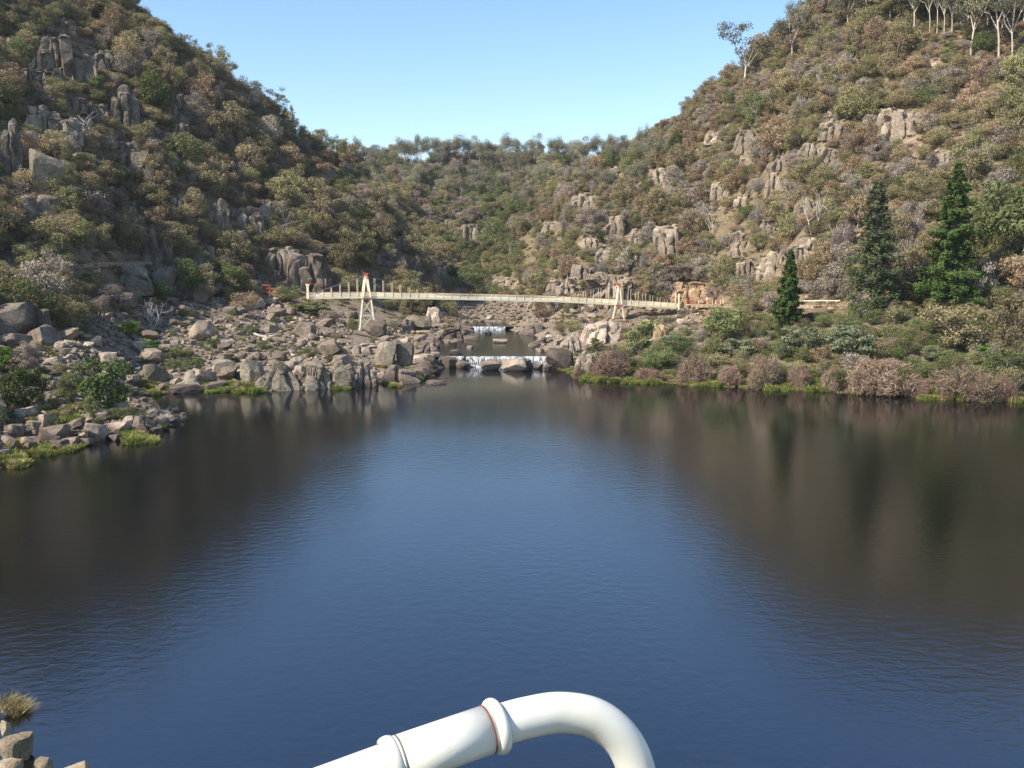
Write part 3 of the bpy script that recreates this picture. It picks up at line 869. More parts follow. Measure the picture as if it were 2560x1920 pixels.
def scrub_shape(seed, form):
    """(crown, trunk) arrays; unit = metres, about 5 m high"""
    r = np.random.default_rng(seed)
    H = {'round': 4.6, 'oval': 6.2, 'loose': 5.4, 'low': 2.8}[form]
    R = {'round': 2.7, 'oval': 2.2, 'loose': 2.8, 'low': 2.3}[form]
    n = {'round': 15, 'oval': 14, 'loose': 12, 'low': 11}[form]
    cs, rd = [], []
    for i in range(n):
        u = unit(r, 1)[0]
        q = r.uniform(0.35, 1.0) ** 0.6
        c = np.array([u[0] * R * q * 0.85, u[1] * R * q * 0.85, H * 0.56 + u[2] * H * 0.36 * q])
        cs.append(c); rd.append(R * r.uniform(0.34, 0.60))
    nl = {'round': 1150, 'oval': 1150, 'loose': 750, 'low': 800}[form]
    crown = clumps_crown(r, cs, rd, int(nl * 2.3), 0.27, 0.8, jit=.8)
    mb = MB()
    for s in range(3 if form != 'oval' else 2):
        a = r.uniform(0, 6.28); L = R * 0.55
        p0 = Vector((math.cos(a) * 0.15, math.sin(a) * 0.15, -0.6))
        p1 = Vector((math.cos(a) * L * 0.4, math.sin(a) * L * 0.4, H * 0.32))
        p2 = Vector((math.cos(a + .4) * L, math.sin(a + .4) * L, H * 0.72))
        mb.tube([p0, p1, p2], [0.13, 0.09, 0.03], 5)
        for q in range(2):
            b = a + r.uniform(-1.2, 1.2)
            mb.tube([p1, p1 + Vector((math.cos(b) * L * .7, math.sin(b) * L * .7, H * 0.22)), p1 + Vector((math.cos(b) * L * 1.3, math.sin(b) * L * 1.3, H * 0.42))], [0.07, 0.045, 0.015], 4)
    return crown, mb

def gum_shape(seed, H=15.0, leafn=2600, spread=0.30, low=0.40, cl=1.15, lsz=.44):
    r = np.random.default_rng(seed)
    mb = MB(); cs, rd = [], []
    lx, ly = r.uniform(-.05, .05, 2) * H
    top = Vector((lx, ly, H * low))
    mb.tube([(0, 0, -1.2), (lx * .3, ly * .3, H * .2), top], [H * .017, H * .0135, H * .011], 7)
    nl = r.integers(4, 7)
    for i in range(nl):
        a = 6.283 * i / nl + r.uniform(-.5, .5)
        L = H * r.uniform(0.6, 1.0) * spread
        z0 = low + r.uniform(-.10, .03)
        st = Vector((lx * z0 / low, ly * z0 / low, H * z0))
        m = st + Vector((math.cos(a) * L * .45, math.sin(a) * L * .45, H * r.uniform(.12, .2)))
        e = st + Vector((math.cos(a) * L, math.sin(a) * L, H * r.uniform(.12, .58)))
        mb.tube([st, m, e], [H * .008, H * .0055, H * .0022], 5)
        for q in range(3):
            b = a + r.uniform(-1.3, 1.3); f = r.uniform(.35, 1)
            s2 = m.lerp(e, f * .8)
            e2 = s2 + Vector((math.cos(b) * L * .5, math.sin(b) * L * .5, H * r.uniform(.04, .14)))
            mb.tube([s2, e2], [H * .0038, H * .0014], 4)
            cs.append(e2[:]); rd.append(cl * H * r.uniform(.07, .12))
        cs.append(e[:]); rd.append(cl * H * r.uniform(.08, .13))
    crown = clumps_crown(r, cs, rd, leafn, lsz, 0.68, up=0.5, topt=0.15)
    return crown, mb

def conifer_shape(seed, H, R, dense=1.0, droop=0.18):
    r = np.random.default_rng(seed)
    mb = MB(); mb.tube([(0, 0, -1), (0, 0, H * .5), (0, 0, H * .98)], [H * .018, H * .011, H * .002], 7)
    Cs, Ns, Ss, T = [], [], [], []
    z = H * 0.07
    while z < H * 0.985:
        f = 1 - z / H
        rad = R * (f ** 0.62) * r.uniform(.62, 1.15) + 0.15
        nb = int(5 + 5 * f)
        a0 = r.uniform(0, 6.28)
        for b in range(nb):
            if r.random() > 0.88 * min(1, dense + .2): continue
            a = a0 + 6.283 * b / nb + r.uniform(-.25, .25)
            L = rad * r.uniform(.6, 1.12)
            e = Vector((math.cos(a) * L, math.sin(a) * L, z - L * droop + L * 0.10))
            mid = Vector((math.cos(a) * L * .55, math.sin(a) * L * .55, z - L * droop * .75))
            mb.tube([(0, 0, z), mid, e], [.05 + L * .012, .04, .01], 4)
            n = int((16 + 52 * L) * dense)
            s = r.uniform(.12, 1, n) ** .7
            P0 = np.array([0, 0, z]); P1 = np.array(mid); P2 = np.array(e)
            pts = ((1 - s) ** 2)[:, None] * P0 + (2 * s * (1 - s))[:, None] * P1 + (s ** 2)[:, None] * P2
            wdt = L * 0.26 * (1.05 - s * .5)
            side = np.array([-math.sin(a), math.cos(a), 0])
            pts = pts + side * (r.uniform(-1, 1, n) * wdt)[:, None] + np.array([0, 0, 1]) * r.normal(0, .14 + L * .045, n)[:, None]
            nn = r.normal(size=(n, 3)) * .55 + np.array([0, 0, 1]) + np.array([math.cos(a), math.sin(a), 0]) * .5
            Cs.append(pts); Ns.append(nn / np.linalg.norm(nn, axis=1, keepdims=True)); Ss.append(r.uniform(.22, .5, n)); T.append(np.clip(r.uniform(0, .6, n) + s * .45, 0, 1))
        z += (H * 0.024 + 0.10 * f) * r.uniform(.7, 1.5)
    V, Q = leaf_quads(np.concatenate(Cs), np.concatenate(Ns), np.concatenate(Ss), r, .6)
    return (V, Q, np.repeat(np.concatenate(T), 4)), mb

def layered_shape(seed, R=2.6, H=4.5, nleaf=3000):
    """shrub of flat shelves of foliage"""
    r = np.random.default_rng(seed)
    cs, rd = [], []
    for i in range(34):
        u = unit(r, 1)[0]; q = r.uniform(.5, 1.0)
        cs.append((u[0] * R * q * .9, u[1] * R * q * .9, H * .46 + u[2] * H * .42 * q))
        rd.append(R * r.uniform(.24, .38))
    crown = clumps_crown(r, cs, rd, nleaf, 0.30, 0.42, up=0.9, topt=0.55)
    mb = MB()
    for s in range(4):
        a = 6.28 * s / 4 + r.uniform(-.3, .3)
        mb.tube([(0, 0, -.5), (math.cos(a) * R * .3, math.sin(a) * R * .3, H * .35), (math.cos(a) * R * .6, math.sin(a) * R * .6, H * .7)], [.13, .08, .03], 5)
    return crown, mb

def broad_shape(seed, R=4.0, H=8.0, nleaf=4200, size=0.40):
    r = np.random.default_rng(seed)
    cs, rd = [], []
    for i in range(38):
        u = unit(r, 1)[0]; q = r.uniform(.3, 1) ** .5
        cs.append((u[0] * R * q * .85, u[1] * R * q * .85, H * .50 + u[2] * H * .42 * q)); rd.append(R * r.uniform(.22, .38))
    crown = clumps_crown(r, cs, rd, nleaf, size, .75, topt=.2)
    mb = MB()
    mb.tube([(0, 0, -.8), (.1, 0, H * .25), (.2, .1, H * .5)], [H * .03, H * .022, H * .016], 6)
    for s in range(6):
        a = 6.28 * s / 6 + r.uniform(-.4, .4)
        mb.tube([(.1, 0, H * r.uniform(.2, .4)), (math.cos(a) * R * .4, math.sin(a) * R * .4, H * .55), (math.cos(a) * R * .75, math.sin(a) * R * .75, H * .72)], [H * .014, H * .008, .02], 5)
    return crown, mb

def twig_shape(seed, R=3.0, H=4.0, n=7000, wid=(.014, .030)):
    """leafless shrub: a lumpy dome of short tangled twigs"""
    r = np.random.default_rng(seed)
    k = 16
    cc = unit(r, k) * r.uniform(.25, .72, k)[:, None]; cc[:, 2] = np.abs(cc[:, 2]) * .9 + .05
    rad = r.uniform(.26, .42, k)
    q = r.choice(k, n, p=rad ** 2 / (rad ** 2).sum())
    u = unit(r, n)
    c = cc[q] + u * (r.uniform(.1, 1, n) ** .5 * rad[q])[:, None]
    c[:, 2] = np.abs(c[:, 2])
    d = u * .55 + r.normal(size=(n, 3)) * .7 + np.array([0, 0, .25])
    d /= np.linalg.norm(d, axis=1, keepdims=True)
    L = r.uniform(.25, .75, n)[:, None]
    C = c * np.array([R, R, H * .95])
    bend = r.normal(size=(n, 3)) * .08
    p0, p1, p2 = C - d * L * .5, C + bend, C + d * L * .5
    s = np.cross(d, unit(r, n)); s /= np.linalg.norm(s, axis=1, keepdims=True) + 1e-9
    w = r.uniform(wid[0], wid[1], n)
    V = np.stack([p0 - s * w[:, None], p0 + s * w[:, None], p1 + s * w[:, None] * .8, p1 - s * w[:, None] * .8, p2], 1).reshape(-1, 3)
    k5 = np.arange(n)[:, None] * 5
    Fs = [tuple(x) for x in (k5 + np.array([0, 1, 2, 3]))] + [tuple(x) for x in (k5 + np.array([3, 2, 4]))]
    ct = r.uniform(0, 1, k)
    T = np.repeat(np.clip(ct[q] * .4 + r.uniform(0, .6, n), 0, 1), 5)
    mb = MB()
    for i in range(10):
        b = r.uniform(0, 6.28); t = r.uniform(.25, .8)
        mb.tube([(0, 0, -.5), (math.cos(b) * R * t * .4, math.sin(b) * R * t * .4, H * .35), (math.cos(b) * R * t, math.sin(b) * R * t, H * .72)], [.10, .06, .02], 5)
    return (V, Fs, T), mb

def dead_shape(seed, H=6.0, forks=5):
    r = np.random.default_rng(seed)
    mb = MB()
    def limb(p, d, L, rad, depth):
        pts, q, dd = [p], p.copy(), d.copy()
        for k in range(4):
            dd = (dd + Vector(r.normal(size=3) * .13) + Vector((0, 0, .06))).normalized()
            q = q + dd * L / 4; pts.append(q.copy())
            if depth < 2 and k > 0:
                for _ in range(2 if depth == 0 else 1):
                    nd = (dd + Vector(r.normal(size=3) * .75)).normalized()
                    limb(q, nd, L * r.uniform(.35, .6), rad * .5, depth + 1)
        mb.tube(pts, [rad * (1 - .8 * k / 4) for k in range(5)], 5)
    for i in range(r.integers(1, 4)):
        a = r.uniform(0, 6.28)
        limb(Vector((0, 0, -.4)), Vector((math.cos(a) * .4, math.sin(a) * .4, 1)).normalized(), H * r.uniform(.7, 1), H * .017, 0)
    return mb

def grass_shape(seed, R=0.8, H=0.9, n=260, w=0.05):
    r = np.random.default_rng(seed)
    a = r.uniform(0, 6.28, n); q = r.uniform(0, 1, n) ** .6 * R
    b = np.stack([np.cos(a) * q, np.sin(a) * q, np.full(n, -.05)], 1)
    out = r.uniform(0, 6.28, n)
    L = H * r.uniform(.5, 1.1, n)
    d = np.stack([np.cos(out) * .45, np.sin(out) * .45, np.ones(n)], 1)
    s = np.stack([-np.sin(out), np.cos(out), np.zeros(n)], 1) * w
    m = b + d * L[:, None] * .55
    t = m + d * L[:, None] * np.array([.6, .6, .30])
    V = np.stack([b - s, b + s, m + s * .8, m - s * .8, t], 1).reshape(-1, 3)
    k = np.arange(n)[:, None] * 5
    Fs = [tuple(x) for x in (k + np.array([0, 1, 2, 3]))] + [tuple(x) for x in (k + np.array([3, 2, 4]))]
    return V, Fs, np.repeat(r.uniform(0, 1, n), 5)

class Plant:
    """a plant kind: crown and trunk meshes shared by every copy, and one joined mesh for the uncounted bush"""
    def __init__(self, kind, crown, mb, leafm, barkm):
        self.kind = kind
        self.parts = []
        if crown is not None:
            self.parts.append(("crown", np_mesh("crown", crown[0], crown[1], M[leafm], tint=crown[2])))
        if mb is not None:
            self.parts.append(("trunk", mb.mesh("trunk", M[barkm])))
        self.raw = (crown, mb, leafm, barkm)
    def joined(self, name):
        crown, mb, leafm, barkm = self.raw
        Vt = np.concatenate(mb.V); n0 = len(crown[0])
        Fs = [tuple(f) for f in crown[1]] + [tuple(i + n0 for i in f) for f in mb.Fc]
        mi = np.concatenate([np.zeros(len(crown[1]), int), np.ones(len(mb.Fc), int)])
        return np_mesh(name, np.concatenate([crown[0], Vt]), Fs, [M[leafm], M[barkm]], mi, np.concatenate([crown[2], np.zeros(len(Vt))]))
    def place(self, loc, scale, rz, label=None, cat=None, group=None, name=None):
        e = obj(name or self.kind, None, None, loc, (0, 0, rz), scale)
        e.empty_display_size = 0.5
        for nm, me in self.parts:
            obj(nm, me, e)
        return tag(e, label, cat, group)

rs = random.Random(11)
SHAPES = {}
for i, form in enumerate(['round', 'round', 'oval', 'oval', 'loose', 'loose', 'low', 'low']):
    SHAPES[(form, i % 2)] = scrub_shape(40 + i, form)
SCRUB = {}
for tint in ('brown', 'olive', 'grey', 'green', 'dark'):
    for k, (cr, mb) in SHAPES.items():
        SCRUB[(tint,) + k] = Plant("scrub_tree", cr, mb, tint, 'bark')
for i in range(2):
    SHAPES[('tall', i)] = broad_shape(170 + i, 3.6, 7.8, 3400, .36)
    for tint in ('brown', 'olive', 'grey', 'green', 'dark'):
        SCRUB[(tint, 'tall', i)] = Plant("scrub_tree", *SHAPES[('tall', i)], tint, 'bark_mid')
for i in range(2):
    tw = twig_shape(150 + i, 2.3, 4.6, 3600, (.012, .028))
    SHAPES[('twiggy', i)] = tw
    SCRUB[('grey', 'twiggy', i)] = Plant("scrub_tree", tw[0], tw[1], 'greytwig', 'dead')
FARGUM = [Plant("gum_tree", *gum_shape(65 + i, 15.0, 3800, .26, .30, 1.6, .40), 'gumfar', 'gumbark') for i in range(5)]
GUMS = [Plant("gum_tree", *gum_shape(60 + i), 'gumleaf', 'gumbark') for i in range(5)]
BROAD = {t: [Plant("broad_tree", *broad_shape(80 + i), t, 'bark') for i in range(3)] for t in ('dark', 'green', 'olive', 'brown', 'grey')}
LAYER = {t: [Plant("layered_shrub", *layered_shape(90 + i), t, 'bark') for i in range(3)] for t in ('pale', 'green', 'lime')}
WILLOW = [Plant("bare_willow", *twig_shape(120 + i), 'twig', 'bark') for i in range(4)]
DEAD = [Plant("dead_tree", None, dead_shape(130 + i, 6.0, 6), None, 'dead') for i in range(4)]
TUSS = {t: [np_mesh("grass_clump", *(lambda g: (g[0], g[1], M[t]))(grass_shape(140 + i)), tint=grass_shape(140 + i)[2]) for i in range(3)] for t in ('grass', 'straw')}

def put(plant, px, ybase, wpx, hpx, label, cat, group=None, base_w=5.0, base_h=4.6, phrase=None, rz=None, name=None, dy=0.0, g=None):
    g = g or ground(px, ybase)
    if g is None: return None
    s = (g.y + dy) / F * 1.01
    sx, sz = wpx * s / base_w, hpx * s / base_h
    if phrase: LAND.append((px, ybase - hpx / 2, phrase))
    return plant.place((g.x, g.y + dy, hz(g.x, g.y + dy) if dy else g.z), (sx, sx, sz), rs.uniform(0, 6.28) if rz is None else rz, label, cat, group, name)

# ------------------------------------------------------------------ footbridge
BX0, BY0, BSL = -38.0, 260.0, 0.294
BDIR = Vector((1, BSL, 0)).normalized()
BNOR = Vector((-BDIR.y, BDIR.x, 0))
def bridge_plan(px):
    k = (px - 512.0) / F / DEN
    y = (BY0 - BSL * BX0) / (1 - BSL * k)
    y = (260.0 + BSL * 38.0) / (1 - BSL * k)
    return Vector((k * y, y, 0))
def bs(px): return (bridge_plan(px) - bridge_plan(366)).dot(BDIR)
bz_s, bz_z = [], []
for px, py in [(300, 299.2), (330, 298.7), (366, 298.4), (443, 299.6), (500, 300.7), (558, 302.2), (614, 305.2), (650, 307.1), (684, 309.2)]:
    q = bridge_plan(px); bz_s.append(bs(px)); bz_z.append(P(px, py, q.y).z)
B0, B1, TL, TR = bs(306), bs(680), 0.0, bs(619)
def bp(s, dz=0.0, side=0.0):
    q = bridge_plan(366) + BDIR * s + BNOR * side
    q.z = float(np.interp(s, bz_s, bz_z)) + dz
    return q
WID = 1.8
bridge = obj("footbridge", None, None, bp(0))
tag(bridge, "cream suspension footbridge with red rails and two lattice towers across the gorge", "footbridge")
LAND.append((492, 298, "the footbridge"))
def bpart(name, mb, mat, parent=bridge, smooth=False):
    me = mb.mesh(name, M[mat], smooth)
    o = obj(name, me, parent)
    off = bridge.location if parent == bridge else bridge.location
    o.matrix_parent_inverse = Matrix.Translation(-off)
    return o
steps = np.arange(B0, B1, 1.12)
def strip(mb, dz, side, w, h, ss=None):
    ss = steps if ss is None else ss
    for a, b in zip(ss[:-1], ss[1:]):
        mb.bar(bp(a, dz, side), bp(b, dz, side), w, h)
    return mb
bpart("deck", strip(MB(), 0.52, WID / 2, WID - 0.1, 0.08), 'timber')
for sd in (0.0, WID):
    bpart("girder", strip(MB(), 0.20, sd, 0.14, 0.40), 'cream')
    bpart("handrail", strip(MB(), 1.72, sd, 0.08, 0.09), 'red')
    m = MB()
    for s in np.arange(B0, B1, 0.11):
        m.bar(bp(s, 0.40, sd), bp(s, 1.66, sd), 0.062, 0.02)
    strip(m, 1.05, sd, 0.03, 0.05); strip(m, 0.55, sd, 0.03, 0.06)
    bpart("railing", m, 'cream')
SAD = 4.05
def cable_h(s):
    if s < TL: return 1.72 + SAD - (TL - s) * 0.32 if TL - s < 18 else max(1.6, 1.72 + SAD - (TL - s) * 0.32)
    if s > TR: return 1.72 + SAD * 0.92 - (s - TR) * 0.20
    a, b = s - TL, TR - s
    c = min(a, b)
    return 1.72 + max(-0.35, SAD - c * 0.235)
BAY = 2.24
nb0 = int((TL - B0) / BAY); nb1 = int((B1 - TL) / BAY)
hs = [k * BAY for k in range(-nb0, nb1 + 1) if abs(k * BAY - TL) > 0.8 and abs(k * BAY - TR) > 0.8]
for sd in (0.0, WID):
    for s in hs:
        h = max(1.70, cable_h(s) - 0.05)
        bpart("hanger", MB().bar(bp(s, 0.35, sd + (0.06 if sd else -0.06)), bp(s, h, sd + (0.06 if sd else -0.06)), 0.08, 0.08), 'cream')
    pts = [bp(s, cable_h(s), sd + (0.06 if sd else -0.06)) for s in np.arange(B0 + 0.3, B1 - 0.3, 1.0)]
    bpart("cable", MB().tube(pts, [0.05] * len(pts), 5), 'cable')
def tower(s0, zbase, half, topdz, crossz):
    t = obj("tower", None, bridge)
    t.matrix_parent_inverse = Matrix.Identity(4)
    def tp(name, mb, mat):
        o = obj(name, mb.mesh(name, M[mat]), t)
        o.matrix_parent_inverse = Matrix.Translation(-bridge.location)
        return o
    zd = bp(s0).z
    def at(ds, z, sd):
        q = bp(s0, 0, sd); q = q + BDIR * ds; q.z = z; return q
    hd = half * 0.52
    for sd in (-0.28, WID + 0.28):
        for g in (-1, 1):
            tp("leg", MB().bar(at(g * half, zbase, sd), at(g * hd, zd + 0.05, sd), 0.36, 0.34), 'cream')
            tp("leg", MB().bar(at(g * hd * 0.92, zd + 0.3, sd), at(g * 0.20, zd + topdz - 0.9, sd), 0.38, 0.34), 'cream')
            tp("foot_plate", MB().box(at(g * half, zbase + 0.12, sd), (0.7, 0.7, 0.3), math.atan2(BDIR.y, BDIR.x)), 'red')
        tp("saddle", MB().bar(at(0, zd + topdz - 1.3, sd), at(0, zd + topdz, sd), 0.62, 0.45).bar(at(-.55, zd + topdz - .15, sd), at(.55, zd + topdz - .15, sd), .4, .3), 'orangered')
        tp("collar", MB().bar(at(-hd * 1.15, zd - 0.08, sd), at(hd * 1.15, zd - 0.08, sd), 0.42, 0.32), 'orangered')
        zz = [zd - 0.3] + crossz + [zbase + 0.3]
        hw = lambda z: np.interp(z, [zbase, zd], [half, hd])
        for a, b in zip(zz[:-1], zz[1:]):
            tp("brace", MB().bar(at(-hw(a), a, sd), at(hw(b), b, sd), 0.20, 0.16), 'cream')
            tp("brace", MB().bar(at(hw(a), a, sd + .02), at(-hw(b), b, sd + .02), 0.20, 0.16), 'cream')
        for z in crossz:
            tp("brace", MB().bar(at(-hw(z), z, sd - .03), at(hw(z), z, sd - .03), 0.26, 0.24), 'cream')
    tp("brace", MB().bar(at(0, zd + topdz - 0.7, -0.28), at(0, zd + topdz - 0.7, WID + .28), 0.2, 0.2), 'cream')
    return t
zb = P(366, 331.3, 260).z
tower(TL, zb, 2.05, 6.55, [P(366, 315.6, 260).z])
tower(TR, P(619, 319.5, bridge_plan(619).y).z, 1.75, 6.1, [])
for sd in (-0.15, WID + 0.15):
    bpart("portal_post", MB().bar(bp(B1 - .2, -0.3, sd), bp(B1 - .2, 4.3, sd), .38, .38), 'cream')
    bpart("portal_post", MB().bar(bp(B0 + .3, 0.0, sd), bp(B0 + .3, 3.6, sd), .34, .34).bar(bp(B0 + .3, 3.45, sd), bp(B0 + .3, 3.75, sd), .8, .5), 'cream')
bpart("portal_beam", MB().bar(bp(B0 + .3, 3.95, -.15), bp(B0 + .3, 3.95, WID + .15), .3, .26).bar(bp(B0 - .6, 3.95, 0), bp(B0 + 5.0, 3.75, 0), .12, .16), 'red')
bpart("portal_beam", MB().bar(bp(B1 - 4.5, 3.6, 0), bp(B1 - .2, 2.9, 0), .12, .16).bar(bp(B1 - .2, 2.6, -.15), bp(B1 - .2, 2.6, WID + .15), .3, .26), 'red')
q = bp(0); 
pl = obj("plinth", MB().box((q.x + BNOR.x * .9, q.y + BNOR.y * .9, zb - 1.2), (5.6, 3.6, 2.4), math.atan2(BDIR.y, BDIR.x)).mesh("plinth", M['concrete']))
tag(pl, "pale concrete plinth carrying the left lattice tower of the footbridge", "plinth"); LAND.append((366, 334, "the concrete plinth"))
LAND.append((366, 290, "the left bridge tower")); LAND.append((619, 297, "the right bridge tower"))
q = bridge_plan(619)
pl = obj("plinth", MB().box((q.x + BNOR.x * .9, q.y + BNOR.y * .9, P(619, 319.5, q.y).z - 1.4), (4.6, 3.2, 2.8), math.atan2(BDIR.y, BDIR.x)).mesh("plinth", M['concrete']))
tag(pl, "concrete footing hidden among rocks under the right lattice tower", "plinth")

def rubble_wall(name, pts, h, th, label, cat="stone wall", mat='rockhill'):
    """coursed stones along a line, one mesh"""
    r = np.random.default_rng(len(pts) * 7 + int(h * 10))
    mb = MB()
    for a, b in zip(pts[:-1], pts[1:]):
        a, b = Vector(a), Vector(b); L = (b - a).length; d = (b - a) / L
        z = 0.0
        while z < h:
            c = r.uniform(.28, .5); x = -r.uniform(0, .3)
            while x < L:
                w = r.uniform(.4, .95)
                p = a + d * (x + w / 2); jx = r.uniform(-.06, .06, 3)
                mb.box((p.x, p.y + jx[0], p.z + z + c / 2 - 0.2), (w * .96, th * r.uniform(.85, 1.1), c * .94), math.atan2(d.y, d.x) + r.uniform(-.06, .06))
                x += w
            z += c
    o = obj(name, mb.mesh(name, M[mat]))
    return tag(o, label, cat)
qa = bp(B1 - .4, 0, 0); 
za = P(690, 329, qa.y).z
abut = obj("stone_abutment", None, None, (qa.x, qa.y, za)); tag(abut, "grey stone abutment block under the right end of the footbridge", "abutment")
LAND.append((690, 318, "the stone abutment"))
w = rubble_wall("masonry", [(qa.x, qa.y - .2, za), (qa.x + 6.6, qa.y - .2 + 1.2, za)], qa.z - za - .1, 1.6, None, None)
w.parent = abut; w.matrix_parent_inverse = Matrix.Translation((-qa.x, -qa.y, -za))
for k in ("label", "category"):
    if k in w: del w[k]
core = obj("core", MB().box((qa.x + 3.4, qa.y + 3.2, (qa.z + za) / 2 - .3), (6.4, 5.0, qa.z - za - .3)).mesh("core", M['concrete']), abut)
core.matrix_parent_inverse = Matrix.Translation((-qa.x, -qa.y, -za))

# ------------------------------------------------------------------ tracks, fences, walls
def along(pxpy, n=8, lift=0.0):
    out = []
    for (a, b) in zip(pxpy[:-1], pxpy[1:]):
        for k in range(n):
            f = k / n
            g = ground(a[0] + (b[0] - a[0]) * f, a[1] + (b[1] - a[1]) * f)
            if g: out.append(g)
    ys = np.array([p.y for p in out]); zs = np.array([p.z for p in out])
    k = np.ones(7) / 7
    ys = np.convolve(np.pad(ys, 3, mode='edge'), k, 'valid'); zs = np.convolve(np.pad(zs, 3, mode='edge'), k, 'valid')
    return [Vector((p.x, y, z + lift)) for p, y, z in zip(out, ys, zs)]
def track(pxpy, label=None):
    pts = along(pxpy, 6)
    mb = MB()
    for a, b in zip(pts[:-1], pts[1:]):
        mb.bar(a + Vector((0, 1.0, -.25)), b + Vector((0, 1.0, -.25)), 2.2, 1.0)
    o = obj("path", mb.mesh("path", M['straw_track']))
    return tag(o, kind="structure"), [p + Vector((0, -.1, .25)) for p in pts]
def rail_fence(name, pts, h, gap, rails, pm, rm, label, cat="fence", pw=0.12, rw=0.06):
    e = obj(name, None, None, pts[0]); tag(e, label, cat)
    inv = Matrix.Translation(-pts[0])
    acc = 0.0; posts = [pts[0]]
    for a, b in zip(pts[:-1], pts[1:]):
        acc += (b - a).length
        if acc > gap: posts.append(b); acc = 0
    for p in posts:
        o = obj("post", MB().bar(p - Vector((0, 0, .3)), p + Vector((0, 0, h)), pw).mesh("post", M[pm]), e); o.matrix_parent_inverse = inv
    for hh in rails:
        mb = MB()
        for a, b in zip(pts[:-1], pts[1:]):
            mb.bar(a + Vector((0, 0, hh)), b + Vector((0, 0, hh)), rw)
        o = obj("rail", mb.mesh("rail", M[rm]), e); o.matrix_parent_inverse = inv
    return e
t1, p1 = track([(66, 268), (82, 264), (110, 263), (140, 262), (160, 264)])
rail_fence("track_fence", [p for p in p1 if 111 < proj(p)[0] < 141], 1.3, 1.7, (.5, .9, 1.25), 'timber', 'cable', "low post and wire fence edging the walking track on the left hillside")
wp = [p - Vector((0, .5, 1.9)) for p in p1 if 78 < proj(p)[0] < 109]
rubble_wall("stone_wall", wp[::2], 2.0, .6, "dry stone retaining wall under the walking track left of the fence", mat='rockhill')
LAND.append((95, 264, "the dry stone wall of the track")); LAND.append((125, 260, "the track fence"))
t2, p2 = track([(682, 305), (705, 305), (735, 305), (765, 306), (800, 306), (850, 306), (900, 306)])
rail_fence("path_railing", [p for p in p2 if 684 < proj(p)[0] < 728], 1.15, 3.2, (.55, 1.12), 'cream', 'red', "white posted red railing along the path right of the footbridge", pw=.16, rw=.10)
rail_fence("path_railing", [p for p in p2 if 794 < proj(p)[0] < 846], 0.9, 4.5, (.88,), 'concrete', 'cream', "pale low handrail on the path above the pale layered shrubs", pw=.12, rw=.16)
wp = [p - Vector((0, .4, 2.3)) for p in p2 if 800 < proj(p)[0] < 826]
rubble_wall("stone_wall", wp, 2.2, .6, "stone retaining wall below the pale handrail on the right bank path", mat='rockpale')
LAND.append((820, 304, "the pale path handrail"))
# red gate frame by the left end
g0 = ground(270, 297)
gate = obj("gate_frame", None, None, g0); tag(gate, "red stepped metal gate frame on the track left of the footbridge", "gate")
LAND.append((270, 290, "the red gate frame"))
gs = g0.y / F
def gb(name, x0, z0, x1, z1, w=.28):
    o = obj(name, MB().bar(Vector((x0 * gs, 0, z0 * gs)), Vector((x1 * gs, 0, z1 * gs)), w).mesh(name, M['orangered']), gate)
gb("rail", -8, 12, 0.5, 11.4); gb("rail", -4, 8.6, 8.3, 8.2); gb("post", 7.8, -2, 7.8, 8.4, .42); gb("post", -7.6, -2, -7.6, 12); gb("post", 0, -2, 0, 11.6); gb("rail", -4, 4.5, 7.6, 4.3, .16)

# ------------------------------------------------------------------ white water
def fall_mat():
    m, nt, b = new_mat("white_water")
    geo = N(nt, "ShaderNodeNewGeometry")
    mp = N(nt, "ShaderNodeMapping"); mp.inputs["Scale"].default_value = (2.0, 0.6, 0.8)
    nt.links.new(geo.outputs["Position"], mp.inputs[0])
    f = noise(nt, mp.outputs[0], 1.0, 6, 0.7)
    nt.links.new(ramp(nt, f, [(0.42, (0.09, 0.085, 0.075)), (0.50, (0.40, 0.41, 0.43)), (0.64, (0.82, 0.82, 0.84))]), b.inputs["Base Color"])
    b.inputs["Roughness"].default_value = 0.6
    bump(nt, f, 0.7, 0.4, b)
    return m
M['fall'] = fall_mat()
def waterfall(px0, px1, Y, ztop, zbot, label, phrase, run=1.6, seed=1):
    n, mrows = 160, 12
    V, Fs = [], []
    xs = np.linspace(px0, px1, n)
    nz = fbm(np.stack([xs * .35, xs * 0, xs * 0], 1), 3, seed)
    for i, px in enumerate(xs):
        x, _ = pxy(px, Y)
        for j in range(mrows):
            f = j / (mrows - 1)
            if j == 0: p = (x, Y + .9, ztop + .03)
            else:
                g = (j - 1) / (mrows - 2)
                p = (x, Y + .2 - run * (g ** .6) * (1 + .5 * nz[i]) + .15 * math.sin(px * 3.1 + j), ztop + .05 - (ztop - zbot + .12) * g ** 1.35 + .10 * math.sin(px * 1.7 + j * 2.1) * g * (1 - g))
            V.append(p)
    for i in range(n - 1):
        for j in range(mrows - 1):
            a = i * mrows + j
            Fs.append((a, a + 1, a + mrows + 1, a + mrows))
    o = obj("waterfall", np_mesh("waterfall", np.array(V), np.array(Fs), M['fall'], smooth=True))
    LAND.append(((px0 + px1) / 2, proj((0, Y, (ztop + zbot) / 2))[1], phrase))
    return tag(o, label, "waterfall")
waterfall(466, 552.5, 206.9, 2.02, -0.05, "wide white cascade spilling over the lower weir into the basin", "the lower cascade", seed=3)
waterfall(441, 463, 207.2, 2.03, 0.1, "narrow white trickle between dark rocks at the left end of the lower weir", "the trickle", seed=5)
waterfall(469, 505, 287.9, 2.87, 1.97, "small white upper cascade in the river under the footbridge", "the upper cascade", 1.9, seed=8)
weir = obj("weir", MB().bar((*pxy(438, 207.6), 1.0), (*pxy(553, 207.6), 1.0), .9, 1.9).mesh("weir", M['rockdark']))
